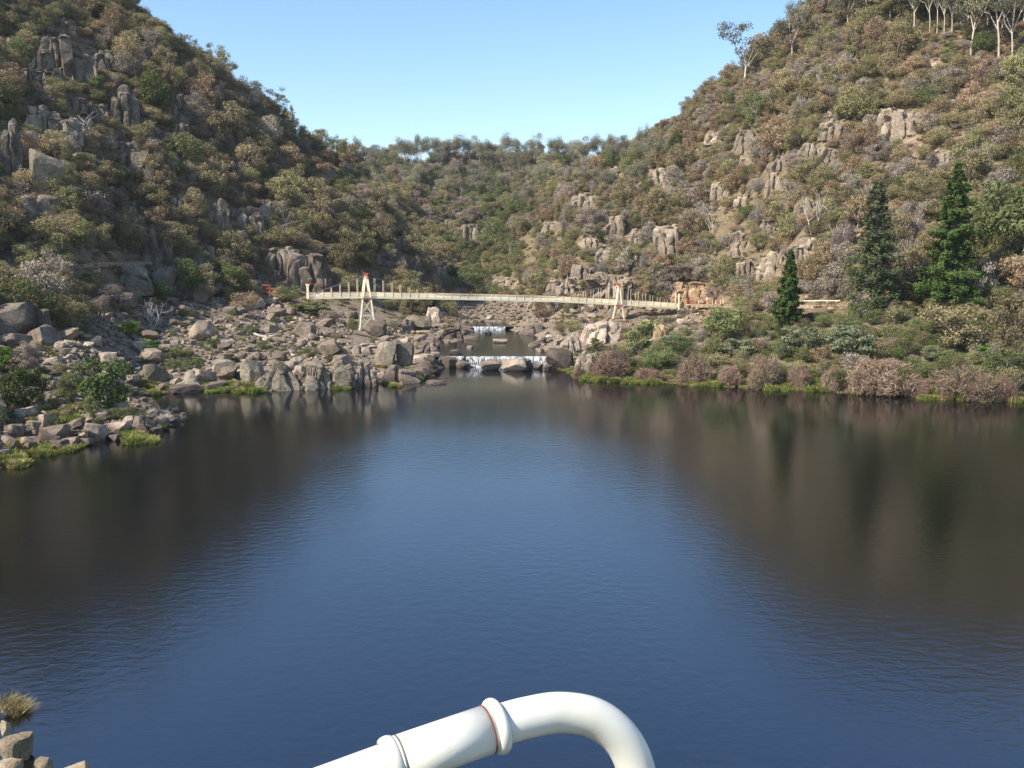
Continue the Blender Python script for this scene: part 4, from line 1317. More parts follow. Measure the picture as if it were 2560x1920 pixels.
tag(weir, "low dark stone weir holding back the middle pool behind the lower cascade", "weir")

# ------------------------------------------------------------------ safety bar in the foreground
def fore(px, py, d): return P(px, py, d)
def bar_mat():
    m, nt, b = new_mat("white_enamel")
    tc = N(nt, "ShaderNodeTexCoord")
    f = noise(nt, tc.outputs["Object"], 9, 6, .6)
    chips = noise(nt, tc.outputs["Object"], 55, 4, .6)
    patch = noise(nt, tc.outputs["Object"], 14, 2, .5)
    col = ramp(nt, f, [(.3, (.60, .58, .49)), (.6, (.74, .72, .63))])
    cm = N(nt, "ShaderNodeMath", operation='MULTIPLY')
    nt.links.new(maprange(nt, chips, .62, .74), cm.inputs[0]); nt.links.new(maprange(nt, patch, .45, .75), cm.inputs[1])
    col = mix(nt, col, (.62, .60, .51), cm.outputs[0])
    nt.links.new(col, b.inputs["Base Color"])
    b.inputs["Roughness"].default_value = .38
    h = N(nt, "ShaderNodeMath", operation='MULTIPLY_ADD'); h.inputs[1].default_value = -1.2
    nt.links.new(cm.outputs[0], h.inputs[0]); nt.links.new(f, h.inputs[2])
    bump(nt, h.outputs[0], .22, .003, b)
    return m
M['enamel'] = bar_mat()
M['rust'] = paint_mat("rust_brown", (.20, .055, .03), .8, .3, 60)
ctrl = [(-120, 962, .66), (60, 888, .68), (200, 833, .70), (300, 797, .72), (395, 762, .745), (493, 727.5, .78), (532, 716.5, .795), (560, 712.5, .805), (590, 716.5, .812), (613, 730, .816), (629, 751, .818), (638, 778, .818), (643, 810, .816), (646, 860, .812), (650, 960, .80), (654, 1100, .78)]
cp = [fore(*c) for c in ctrl]
def catmull(pts, n=12):
    out = []
    for i in range(len(pts) - 1):
        p0, p1, p2, p3 = pts[max(i - 1, 0)], pts[i], pts[i + 1], pts[min(i + 2, len(pts) - 1)]
        for k in range(n):
            t = k / n
            out.append(0.5 * ((2 * p1) + (-p0 + p2) * t + (2 * p0 - 5 * p1 + 4 * p2 - p3) * t * t + (-p0 + 3 * p1 - 3 * p2 + p3) * t ** 3))
    return out + [pts[-1]]
path = catmull(cp)
RP = 0.0168
bar = obj("safety_bar", None, None, cp[5]); inv = Matrix.Translation(-cp[5])
tag(bar, "white painted tubular safety bar with a sleeve and bend at the bottom of the picture", "safety bar")
def bpiece(name, mb, mat):
    o = obj(name, mb.mesh(name, M[mat], True), bar); o.matrix_parent_inverse = inv
    return o
bpiece("tube", MB().tube(path, [RP] * len(path), 40), 'enamel')
c1, c2 = cp[4], cp[5]
ax = (c2 - c1).normalized()
bpiece("sleeve", MB().tube([c1, c1.lerp(c2, .5), c2], [RP * 1.16] * 3, 48), 'enamel')
def ring(name, c, r0, r1, half, mat, n=10):
    pts, rad = [], []
    for k in range(n + 1):
        t = -1 + 2 * k / n
        pts.append(c + ax * half * t); rad.append(r0 + (r1 - r0) * math.sqrt(max(0.0, 1 - t * t)))
    return bpiece(name, MB().tube(pts, rad, 48, cap=False), mat)
ring("collar", c2 + ax * .003, RP * 1.05, RP * 1.38, .0058, 'enamel')
ring("gasket", c2 - ax * .0052, RP * 1.1, RP * 1.19, .0011, 'rust')
ring("collar", c1 - ax * .003, RP * 1.05, RP * 1.28, .0064, 'enamel')
ring("gasket", c1 + ax * .0048, RP * 1.1, RP * 1.185, .0014, 'cable')

# ------------------------------------------------------------------ people on the footbridge
def skin_obj(name, verts, edges, radii, mat, parent, root=0):
    me = bpy.data.meshes.new(name)
    me.from_pydata(verts, edges, [])
    me.materials.append(M[mat])
    o = obj(name, me, parent)
    md = o.modifiers.new("skin", 'SKIN')
    for i, r in enumerate(radii):
        me.skin_vertices[0].data[i].radius = (r, r)
        me.skin_vertices[0].data[i].use_root = (i == root)
    s = o.modifiers.new("sub", 'SUBSURF'); s.levels = 1; s.render_levels = 1
    return o
def person(p, heading, shirt, trousers, label, h=1.72, bag=None):
    e = obj("person", None, None, p, (0, 0, heading), h / 1.72)
    tag(e, label, "person", "people on the footbridge")
    V = [(0, 0, .95), (0, 0, 1.18), (0, 0, 1.42), (0, 0.01, 1.52), (0, -.01, 1.62), (0, -.005, 1.70),
         (.10, 0, .90), (.11, -.06, .48), (.11, .03, .08), (.11, -.14, .03), (-.10, 0, .90), (-.11, .08, .48), (-.11, .16, .08), (-.11, .0, .03),
         (.19, 0, 1.40), (.25, -.03, 1.12), (.23, -.16, .90), (.23, -.22, .83), (-.19, 0, 1.40), (-.25, .04, 1.12), (-.24, -.06, .88), (-.24, -.10, .80)]
    E = [(0, 1), (1, 2), (2, 3), (3, 4), (4, 5), (0, 6), (6, 7), (7, 8), (8, 9), (0, 10), (10, 11), (11, 12), (12, 13), (2, 14), (14, 15), (15, 16), (16, 17), (2, 18), (18, 19), (19, 20), (20, 21)]
    R = [.13, .125, .12, .055, .095, .07, .085, .06, .042, .035, .085, .06, .042, .035, .06, .045, .034, .036, .06, .045, .034, .036]
    skin_obj("body", V, E, R, 'skin', e)
    sv = [0, 1, 2, 14, 15, 18, 19]
    skin_obj("shirt", [V[i] for i in sv], [(0, 1), (1, 2), (2, 3), (3, 4), (2, 5), (5, 6)], [.165, .16, .15, .082, .068, .082, .068], shirt, e)
    tv = [0, 6, 7, 8, 10, 11, 12]
    skin_obj("trousers", [V[i] for i in tv], [(0, 1), (1, 2), (2, 3), (0, 4), (4, 5), (5, 6)], [.15, .115, .085, .065, .115, .085, .065], trousers, e)
    skin_obj("hair", [(0, .03, 1.60), (0, .02, 1.72)], [(0, 1)], [.10, .085], 'hair', e)
    if bag:
        skin_obj("backpack", [(0, .22, 1.05), (0, .23, 1.38)], [(0, 1)], [.15, .13], bag, e)
    return e
sd = WID * .35
person(bp(bs(500), .57, sd), 1.2, 'redcloth', 'redcloth2', "person in bright red top crossing the middle of the footbridge", 1.85)
person(bp(bs(331), .57, sd), -1.4, 'whitecloth', 'darkcloth', "person in white top on the footbridge left of the left tower", 1.75)
person(bp(bs(308), .57, sd), 1.5, 'whitecloth', 'darkcloth', "person in pale top at the left entrance of the footbridge", 1.75, 'darkcloth')

# ------------------------------------------------------------------ plants the photograph shows singly
def scr(tint, form, k=0): return SCRUB[(tint, form, k)]
SB = dict(round=(5.4, 6.2), oval=(4.6, 8.0), loose=(5.8, 7.4), low=(4.8, 3.8), twiggy=(4.8, 4.6), tall=(7.2, 7.4))
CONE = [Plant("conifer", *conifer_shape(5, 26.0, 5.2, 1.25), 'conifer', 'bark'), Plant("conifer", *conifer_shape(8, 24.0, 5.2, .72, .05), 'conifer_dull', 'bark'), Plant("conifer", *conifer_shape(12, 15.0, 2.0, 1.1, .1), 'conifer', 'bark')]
put(CONE[0], 951, 306, 74, 140, "tall dense dark green conifer on the right bank, the bigger of two", "conifer", None, 10.4, 26, "the tall dense conifer")
put(CONE[1], 873, 314, 72, 130, "sparse dull green conifer left of the tall dense dark conifer", "conifer", None, 10.4, 24, "the sparse conifer")
put(CONE[2], 788, 326, 30, 76, "slim spire shaped conifer beside the knobbly crag on the right bank", "conifer", None, 4.0, 15, "the slim conifer")
BW, BH = 8.0, 7.6
LW, LH_ = 5.2, 4.4
WW, WH = 6.2, 4.2
def broad(t, k, px, yb, w, h, lab, cat="tree", group=None, phrase=None, name=None): return put(BROAD[t][k % 3], px, yb, w, h, lab, cat, group, BW, BH, phrase, name=name)
def layer(t, k, px, yb, w, h, lab, group=None, phrase=None): return put(LAYER[t][k % 3], px, yb, w, h, lab, "shrub", group, LW, LH_, phrase)
def scrub(t, f, k, px, yb, w, h, lab, cat="shrub", group=None, phrase=None): return put(scr(t, f, k), px, yb, w, h, lab, cat, group, *SB[f], phrase)
broad('green', 0, 1012, 262, 92, 86, "broad dense green tree right of the tall dense conifer", phrase="the broad green tree at the right edge")
broad('dark', 0, 108, 411, 66, 58, "large dark green tree casting a black shadow on the near left shore", phrase="the large dark tree on the near shore")
broad('dark', 1, 22, 409, 52, 44, "dense dark green tree at the left edge of the near shore", phrase="the dense tree at the left edge")
broad('green', 1, 92, 419, 17, 25, "small green tree with a bare stem in front of the large dark tree", name="small_tree")
scrub('dark', 'round', 0, 142, 421, 14, 17, "small dark round bush at the shore tip beside bare twigs", phrase="the small round bush at the shore tip")
broad('grey', 1, 26, 374, 32, 32, "grey green open crowned tree above the dense tree at the left edge")
layer('lime', 0, 3, 372, 18, 32, "bright lime shrub cut by the left edge of the picture", phrase="the lime shrub at the left edge")
layer('lime', 1, 127, 336, 30, 16, "bright lime green bush on the rocks above the inlet", phrase="the bright lime bush")
layer('lime', 2, 147, 353, 26, 15, "lower lime green bush in front of a wide grey boulder", phrase="the lower lime bush")
scrub('dark', 'loose', 0, 192, 378, 24, 34, "dark green bush spilling down the shore rocks", phrase="the spilling dark bush")
scrub('green', 'round', 0, 178, 358, 22, 16, "small olive green bush left of the spilling dark bush")
broad('green', 2, 70, 400, 26, 30, "light green shrub between the two dark trees of the near shore")
scrub('green', 'round', 1, 289, 303, 26, 24, "round green bush between the red gate frame and the footbridge", phrase="the round bush by the gate")
layer('green', 0, 311, 313, 40, 14, "low green thicket under the left end of the footbridge", phrase="the thicket under the bridge end")
scrub('grey', 'round', 0, 330, 323, 26, 18, "grey green bush below the thicket at the left end of the footbridge")
scrub('green', 'oval', 0, 341, 303, 9, 10, "small sapling poking up through the railing left of the left tower")
scrub('brown', 'round', 1, 243, 313, 32, 28, "orange brown bush on the scree left of the red gate frame", phrase="the orange brown bush")
scrub('olive', 'round', 1, 357, 296, 30, 30, "olive dome shaped tree right behind the left bridge tower", "tree")
scrub('green', 'oval', 1, 352, 334, 14, 24, "yellow green bush at the left foot of the left tower")
scrub('green', 'low', 0, 374, 344, 11, 9, "little green bush in the rocks right of the concrete plinth")
scrub('green', 'low', 1, 341, 352, 22, 9, "low green bush on the shelf below the concrete plinth")
layer('pale', 0, 804, 358, 48, 38, "pale tipped layered shrub on the right bank, left of a pair", phrase="the left pale layered shrub")
layer('pale', 1, 852, 358, 54, 36, "pale tipped layered shrub on the right bank, right of a pair", phrase="the right pale layered shrub")
layer('green', 1, 641, 353, 36, 36, "thick green layered shrub below the tan rubble face", phrase="the thick green shrub")
layer('green', 2, 654, 366, 26, 22, "dark green shrub below the thick green shrub on the right bank")
layer('pale', 2, 673, 352, 32, 18, "pale green layered shrub right of the thick green shrub")
layer('green', 0, 664, 367, 18, 17, "blue green shrub between two bare willows on the right bank")
broad('green', 0, 727, 340, 54, 36, "spreading green tree right of the stone abutment", phrase="the spreading green tree")
layer('pale', 0, 737, 358, 38, 24, "pale green layered shrub under the spreading green tree")
layer('green', 1, 597, 351, 17, 15, "small green shrub on the grey rock mass below the right tower")
layer('green', 2, 742, 290, 26, 16, "green bush on the path side above the spreading green tree")
layer('green', 0, 899, 394, 26, 34, "blue green shrub standing at the water's edge on the right bank", phrase="the blue green shrub at the water")
layer('pale', 1, 937, 361, 30, 17, "grey green layered shrub above the bare willows at the right")
layer('lime', 0, 982, 357, 24, 17, "bright yellow green bush among the willows near the right edge", phrase="the yellow green bush at the right")
broad('olive', 0, 952, 349, 66, 48, "big rounded olive grey bush under the tall dense conifer", "bush", phrase="the big olive grey bush")
broad('olive', 1, 1012, 352, 50, 60, "tall olive tree at the right edge above the water")
broad('green', 2, 1006, 378, 46, 30, "dark green bush at the right edge beside the bare willow")
WL = "bare willows along the right bank"
def willow(k, px, yb, w, h, lab, phrase=None): return put(WILLOW[k % 4], px, yb, w, h, lab, "willow", WL, WW, WH, phrase)
willow(0, 610, 378, 60, 40, "bare pinkish willow dome nearest the lower cascade on the right bank", "the bare willow nearest the cascade")
willow(1, 692, 382, 50, 38, "bare pinkish willow below the spreading green tree's left side", "the second bare willow")
willow(2, 648, 382, 36, 19, "low reddish bare willow between two taller willow domes")
willow(3, 764, 388, 52, 44, "bare pinkish willow dome below the left pale layered shrub", "the third bare willow")
willow(0, 800, 388, 34, 30, "small rosy bare willow left of a green gap in the bank")
willow(1, 830, 390, 40, 32, "bare brown willow under the pair of pale layered shrubs")
willow(2, 880, 393, 84, 48, "widest bare pinkish willow dome on the right bank", "the widest bare willow")
willow(3, 896, 354, 40, 22, "bare willow top showing above the widest willow dome")
willow(0, 962, 399, 84, 46, "broad bare willow left of the right edge of the picture", "the bare willow near the right edge")
willow(1, 1006, 402, 44, 34, "tangled bare willow at the right edge of the bank")
willow(2, 728, 386, 34, 28, "thin bare willow between green reeds and a taller dome")
willow(3, 920, 397, 36, 24, "low bare willow right of the blue green shrub at the water")
willow(1, 580, 384, 22, 18, "small bare willow against the pale bank rock")
# gums: the skyline giant, the right hill stand, the far ridge
GW, GH = 10.0, 14.6
def gum(k, px, yb, w, h, lab, group=None, phrase=None, kinds=None):
    py = yb
    g = ground(px, py)
    while g is None and py < yb + 40:
        py += 1.5; g = ground(px, py)
    return put((kinds or GUMS)[k % 5], px, py, w, h + (py - yb), lab, "gum tree", group, GW, GH, phrase, g=g)
gum(0, 744, 92, 48, 62, "large pink trunked gum standing alone on the right skyline", None, "the big skyline gum")
GR = "tall pale trunked gums on the upper right hill"
gum(1, 792, 66, 30, 48, "gum with a straight orange lit trunk right of the big skyline gum", GR)
gum(2, 800, 44, 26, 40, "forked pale gum on the crest above the straight trunked gum", GR)
gum(3, 848, 34, 26, 44, "slender gum on the right crest with a thin pale stem", GR)
gum(4, 914, 34, 34, 62, "tall pale gum at the top of the picture left of the trunk stand", GR, "the left gum of the trunk stand")
gum(0, 930, 32, 24, 56, "pale straight gum trunk, first in the close stand at upper right", GR)
gum(1, 937, 35, 22, 56, "pale leaning gum trunk, second in the close stand at upper right", GR)
gum(2, 944, 36, 22, 54, "pale thin gum trunk, third in the close stand at upper right", GR)
gum(3, 952, 36, 24, 56, "pale gum trunk, fourth in the close stand at upper right", GR)
gum(4, 970, 60, 40, 84, "white forked gum beside the dark bush at upper right", GR, "the white forked gum")
gum(0, 999, 60, 44, 90, "tallest white gum near the upper right corner", GR, "the tallest white gum")
gum(1, 1012, 64, 34, 70, "leaning pale gum at the upper right edge", GR)
gum(2, 890, 22, 28, 44, "grey green gum crown on the crest at the top right", GR)
gum(3, 868, 20, 26, 40, "small crowned gum at the top edge above the right crest", GR)
broad('dark', 2, 983, 58, 24, 26, "very dark round bush between the white gums at upper right", "bush", phrase="the very dark round bush")
FR = "gums along the far ridge"
fr = random.Random(5)
ridge = []
for i, (px, top) in enumerate([(345, 149), (354, 150), (372, 145), (388, 148), (401, 138), (411, 143), (421, 133), (432, 138), (441, 133), (451, 137), (462, 133), (470, 140), (480, 137), (490, 141), (501, 139), (512, 129), (521, 139), (534, 134), (545, 139), (556, 136), (563, 138), (572, 139), (582, 138), (590, 137), (598, 134), (607, 136), (615, 133), (626, 137), (636, 134), (643, 124), (652, 130)]):
    o = gum(i, px, 166, 13 + fr.random() * 9, 166 - top + 1, "x", FR, None, FARGUM)
    if o: ridge.append((px, o))
for i in range(34):
    px = fr.uniform(342, 662)
    o = gum(i + 2, px, 167, 11 + fr.random() * 9, 17 + fr.random() * 15, "x", FR, None, FARGUM)
    if o: ridge.append((px, o))
lower = []
for i in range(46):
    px = fr.uniform(372, 650); yb = fr.uniform(166, 197) + (8 if px < 430 else 0)
    o = gum(i, px, yb, 13 + fr.random() * 8, 18 + fr.random() * 9, "x", FR, None, FARGUM)
    if o: lower.append((px, o))
SKL = "small trees on the left skyline"
for i, (px, yb, w, h, lab) in enumerate([(192, 47, 10, 9, "tiny tufted tree highest on the left skyline"), (215, 63, 17, 14, "rounded double crowned tree on the upper left skyline"), (229, 80, 18, 18, "open crowned tree leaning out from the left skyline"), (276, 105, 20, 14, "airy tree of separate leaf clumps on the left skyline"), (290, 118, 10, 11, "small tree poking out low on the left skyline"), (320, 140, 11, 8, "last small tree at the foot of the left skyline")]):
    gum(i, px, yb + 3, w, h + 4, lab, SKL)
for i, (k, px, yb, w, h, lab) in enumerate([
 (0, 152, 330, 22, 28, "bleached leaning dead tree on the rocks right of the bright lime bush"),
 (1, 832, 80, 22, 22, "white forked dead tree in scrub below the right crest"),
 (2, 510, 258, 5, 15, "pale dead trunk like a pole in the green far slope"),
 (3, 435, 199, 5, 11, "short pale dead trunk on the far slope left of centre"),
 (1, 80, 148, 26, 32, "bare white dead tree across the dark hollow of the broad cliff"),
 (2, 268, 232, 34, 14, "fallen grey dead crown beside the smooth upright slab"),
 (3, 812, 236, 30, 46, "large grey leafless shrub with dark stems on the lower right hill"),
 (1, 166, 423, 15, 14, "grey bare twigs standing on the shore tip"),
 (0, 58, 262, 20, 20, "small leafless tree on the track left of the dry stone wall"),
 (3, 140, 122, 20, 10, "curved pale dead branch below the tall slab cliff"),
 (1, 712, 238, 22, 30, "grey dead shrub right of the fluted cliff"),
 (0, 986, 168, 20, 24, "grey dead shrub below the white gums on the right hill"),
]):
    put(DEAD[k], px, yb, w, h, lab, "dead tree", "dead trees and bare shrubs", 4.6, 6.0)
g = ground(266, 340)
if g:
    s = g.y / F
    lg = obj("dead_log", MB().tube([(-12 * s, 0, 4.6 * s), (-6 * s, -.4, 2.2 * s), (0, -.6, .9 * s), (3 * s, -.5, .9 * s)], [.16, .26, .34, .3], 8).mesh("dead_log", M['dead'], True), None, g + Vector((0, 0, .5)))
    m2 = obj("branch", MB().tube([(-1 * s, -.55, .8 * s), (6 * s, -.3, 1.8 * s), (12 * s, .2, 3.4 * s)], [.24, .18, .10], 7).mesh("branch", M['dead'], True), lg)
    tag(lg, "white forked dead log lying on the boulders above the broad sloping slab", "log")

# ------------------------------------------------------------------ the uncounted and the counted scrub
EXC = []      # rock faces that stay clear: column, base row, width, height
for o in list(COL.objects):
    if o.name.startswith("rock_outcrop"):
        a = proj(o.location); d = o.dimensions
        s = o.location.y / F
        EXC.append((a[0], a[1], o.dimensions.x / s, max(v[2] for v in o.bound_box) * o.scale.z / s))
def clear_of_rock(px, py, w, h):
    for ex, ey, ew, eh in EXC:
        if abs(px - ex) < ew * .42 + w * .12 and ey - eh * .9 < py < ey + h * .50: return False
    return True
KEEP = [(298, 692, 272, 312, 292), (258, 282, 282, 300, 400), (76, 142, 256, 272, 400), (684, 727, 300, 308, 400), (796, 844, 302, 307, 400), (676, 704, 303, 322, 400), (352, 380, 270, 340, 400), (606, 632, 280, 324, 400)]
def clear_of_built(px, py, w, h, y):
    if h > 12 and px > 905 and 14 < py and py - h * .8 < 50 and px + w * .3 > 912: return False
    for x0, x1, y0, y1, yy in KEEP:
        if y < yy and px + w * .45 > x0 and px - w * .45 < x1 and py > y0 and py - h * .92 < y1: return False
    return True
shore_top = lambda px: float(np.interp(px, [0, 60, 90, 130, 180, 240, 300, 350, 420], [342, 345, 322, 306, 300, 302, 306, 320, 332]))
rr = random.Random(21)
darts = []
class Dart: pass
def throw(n, xr, yr, accept, wm, hk, tints, forms, dens, zone, per=lambda g: 1.0):
    cell = {}
    cnt = 0
    for _ in range(n):
        px, py = rr.uniform(*xr), rr.uniform(*yr)
        if not accept(px, py): continue
        g = ground(px, py)
        if g is None or g.z < 0.7: continue
        form = rr.choices([f for f, _ in forms], [q for _, q in forms])[0]
        w_m = rr.uniform(*wm) * per(g) * (1.35 if form == 'tall' else .62 if form == 'low' else 1.0)
        w = w_m * F / g.y
        hgt = w_m * hk[form] * rr.uniform(.85, 1.2)
        h = hgt * F / g.y
        if not clear_of_rock(px, py, w, h) or not clear_of_built(px, py, w, h, g.y): continue
        rad = dens * w
        k = (int(px / 14), int(py / 14))
        if any(math.hypot(px - a, (py - b) * 1.15) < min(rad, c) for i in (-1, 0, 1) for j in (-1, 0, 1) for a, b, c in cell.get((k[0] + i, k[1] + j), ())): continue
        cell.setdefault(k, []).append((px, py, rad))
        d = Dart(); d.px, d.py, d.g, d.wm, d.hm, d.w, d.h, d.form, d.zone = px, py, g, w_m, hgt, w, h, form, zone
        T = tints(px, py, g)
        d.tint = rr.choices([t for t, _ in T], [q for _, q in T])[0]
        darts.append(d); cnt += 1
    return cnt
HK = dict(round=.85, oval=1.25, loose=.95, low=.6, twiggy=.9, tall=1.02)
def bare(px, py, sc, th, sd):
    return float(fbm(np.array([[px / sc, py / sc, sd]]), 3, 4)[0]) > th
FM = [('round', .34), ('oval', .22), ('loose', .22), ('low', .10), ('twiggy', .05), ('tall', .17)]
left_t = lambda px, py, g: [('brown', .24), ('olive', .52), ('grey', .15), ('dark', .05), ('green', .04)]
def right_t(px, py, g):
    if px > 930 and py > 150: return [('olive', .45), ('green', .22), ('brown', .18), ('grey', .15)]
    return [('brown', .42), ('olive', .33), ('grey', .19), ('green', .06)]
def far_t(px, py, g):
    gp = math.exp(-((px - 500) / 40.0) ** 2) * max(0, min(1, (py - 175) / 40))
    return [('grey', .34 * (1 - gp)), ('olive', .34), ('green', .10 + 1.0 * gp), ('dark', .10), ('brown', .12 * (1 - gp))]
n_left = throw(18000, (-120, 455), (-25, 330), lambda px, py: py < shore_top(px) + 2 and not bare(px, py, 30, .42, 1.0), (4.4, 9.0), HK, left_t, FM, .34, "left")
n_right = throw(24000, (535, 1180), (-20, 318), lambda px, py: not bare(px, py, 24, .22, 7.0), (4.0, 8.2), HK, right_t, FM, .36, "right")
n_far = throw(11000, (345, 680), (150, 298), lambda px, py: not bare(px, py, 24, .27, 13.0), (4.0, 8.5), HK, far_t, FM, .36, "far", per=lambda g: 1.0 if g.y > 330 else 1.0)
low_t = lambda px, py, g: [('green', .42), ('olive', .28), ('grey', .12), ('brown', .08), ('dark', .10)]
n_low = throw(6500, (560, 1180), (304, 396), lambda px, py: px > 640 or bare(px, py, 20, -.02, 3.0), (2.8, 6.4), HK, low_t, [('round', .5), ('low', .3), ('loose', .2)], .5, "bank")
throw(900, (900, 1045), (12, 62), lambda px, py: True, (2.2, 3.6), HK, right_t, [('low', .8), ('round', .2)], .45, "right")
shore_t = lambda px, py, g: [('green', .55), ('olive', .25), ('dark', .2)]
n_sh = throw(1500, (-10, 430), (312, 392), lambda px, py: py > shore_top(px) and bare(px, py, 26, .07, 5.0), (1.6, 3.4), HK, shore_t, [('low', .6), ('round', .4)], .8, "shore")
n_sp = throw(160, (-10, 130), (372, 425), lambda px, py: True, (1.6, 3.2), HK, shore_t, [('low', .4), ('round', .6)], .6, "near")
def crest(n, xr, tints, zone):
    for _ in range(n):
        px = rr.uniform(*xr); py = -30.0
        while ground(px, py) is None and py < 170: py += 1.5
        py += rr.uniform(.5, 7)
        g = ground(px, py)
        if g is None: continue
        d = Dart(); d.px, d.py, d.g, d.wm, d.zone = px, py, g, rr.uniform(4.0, 7.5), zone
        d.form = rr.choice(['round', 'oval', 'loose']); d.hm = d.wm * HK[d.form] * rr.uniform(.8, 1.1)
        d.w, d.h = d.wm * F / g.y, d.hm * F / g.y
        T = tints(px, py, g); d.tint = rr.choices([t for t, _ in T], [q for _, q in T])[0]
        darts.append(d)
crest(190, (640, 830), right_t, "right")
crest(120, (130, 360), left_t, "left")
crest(90, (345, 655), far_t, "far")
print("scrub darts", n_left, n_right, n_far, n_low, n_sh, n_sp)

def stuff_object(name, protos, items, label=None):
    """ONE object of kind stuff: copies of the prototype meshes stood on points"""
    pc = bpy.data.collections.new(name + "_shapes")
    for i, me in enumerate(protos):
        pc.objects.link(bpy.data.objects.new("%s_shape_%03d" % (name, i), me))
    me = bpy.data.meshes.new(name)
    me.vertices.add(len(items))
    me.vertices.foreach_set("co", np.array([it[1] for it in items], np.float32).reshape(-1))
    a = me.attributes.new("idx", 'INT', 'POINT'); a.data.foreach_set("value", np.array([it[0] for it in items], np.int32))
    a = me.attributes.new("rot", 'FLOAT_VECTOR', 'POINT'); a.data.foreach_set("vector", np.array([it[2] for it in items], np.float32).reshape(-1))
    a = me.attributes.new("scl", 'FLOAT_VECTOR', 'POINT'); a.data.foreach_set("vector", np.array([it[3] for it in items], np.float32).reshape(-1))
    o = obj(name, me)
    ng = bpy.data.node_groups.new(name, 'GeometryNodeTree')
    ng.interface.new_socket("Geometry", in_out='INPUT', socket_type='NodeSocketGeometry')
    ng.interface.new_socket("Geometry", in_out='OUTPUT', socket_type='NodeSocketGeometry')
    gi, go = ng.nodes.new("NodeGroupInput"), ng.nodes.new("NodeGroupOutput")
    ip = ng.nodes.new("GeometryNodeInstanceOnPoints")
    ci = ng.nodes.new("GeometryNodeCollectionInfo")
    ci.inputs["Collection"].default_value = pc
    ci.inputs["Separate Children"].default_value = True
    ci.inputs["Reset Children"].default_value = True
    ip.inputs["Pick Instance"].default_value = True
    def attr(nm, dt):
        n = ng.nodes.new("GeometryNodeInputNamedAttribute"); n.data_type = dt
        n.inputs["Name"].default_value = nm
        return n.outputs[0]
    ng.links.new(gi.outputs[0], ip.inputs["Points"])
    ng.links.new(ci.outputs[0], ip.inputs["Instance"])
    ng.links.new(attr("idx", 'INT'), ip.inputs["Instance Index"])
    er = ng.nodes.new("FunctionNodeEulerToRotation")
    ng.links.new(attr("rot", 'FLOAT_VECTOR'), er.inputs[0])
    ng.links.new(er.outputs[0], ip.inputs["Rotation"])
    ng.links.new(attr("scl", 'FLOAT_VECTOR'), ip.inputs["Scale"])
    ng.links.new(ip.outputs[0], go.inputs[0])
    md = o.modifiers.new("scatter", 'NODES'); md.node_group = ng
    return tag(o, kind="stuff")

AUTO = list(LEDGES)      # (object, column, row, description, category phrase)
darts.sort(key=lambda d: -(d.w * d.h) * (0.35 if not (0 < d.px < 1024 and d.py > 6) else 1.0))
NIND = 292
keysS = list(SCRUB)
protoS = [SCRUB[k].joined("bush") for k in keysS]
items = []
CW = dict(brown="rusty brown", olive="olive", grey="grey", green="green", dark="dark green")
FW = dict(round="rounded tree", oval="upright tree", loose="open tree", low="low scrub bush", twiggy="leafless twiggy shrub", tall="broad crowned tree")
ZG = dict(left="scrub trees on the left hillside", right="scrub trees on the right hillside", far="scrub trees in the far valley", bank="scrub bushes on the right bank", shore="scrub bushes on the left shore", near="scrub bushes on the near left shore")
for i, d in enumerate(darts):
    k = ('grey' if d.form == 'twiggy' else d.tint, d.form, rr.randrange(2)); d.tint = k[0]
    bw, bh = SB[d.form]
    s = (d.wm / bw, d.wm / bw * rr.uniform(.85, 1.15), d.hm / bh)
    rz = rr.uniform(0, 6.28)
    loc = (d.g.x, d.g.y, d.g.z - .1)
    if i < NIND:
        o = SCRUB[k].place(loc, s, rz, None, "bush" if d.form == 'low' else "scrub tree", ZG[d.zone], "scrub_bush" if d.form == 'low' else "scrub_tree")
        AUTO.append((o, d.px, d.py - d.h / 2, CW[d.tint] + " " + FW[d.form], ""))
    else:
        items.append((keysS.index(k), loc, (rr.uniform(-.08, .08), rr.uniform(-.08, .08), rz), s))
for i in range(18):
    px = 842 + i * 10.6 + rr.uniform(-4, 4); py = rr.uniform(10, 24)
    g = ground(px, py)
    if g:
        t = ('grey', 'olive', 'green')[i % 3]
        o = put(BROAD[t][i % 3], px, py, rr.uniform(26, 42), rr.uniform(28, 42), None, "tree", "gum forest on the upper right hill", BW, BH, g=g)
        AUTO.append((o, px, py - 14, dict(grey="grey", olive="olive", green="green")[t] + " broad crowned tree", ""))
for i in range(16):
    px = 838 + i * 12.4 + rr.uniform(-4, 4); py = rr.uniform(4, 34)
    g = ground(px, py)
    if g:
        o = put(FARGUM[i % 5], px, py, rr.uniform(30, 44), rr.uniform(38, 56), None, "gum tree", "gum forest on the upper right hill", GW, GH, g=g)
        AUTO.append((o, px, py - 18, "grey green gum", ""))
stuff_object("hillside_scrub", protoS, items)

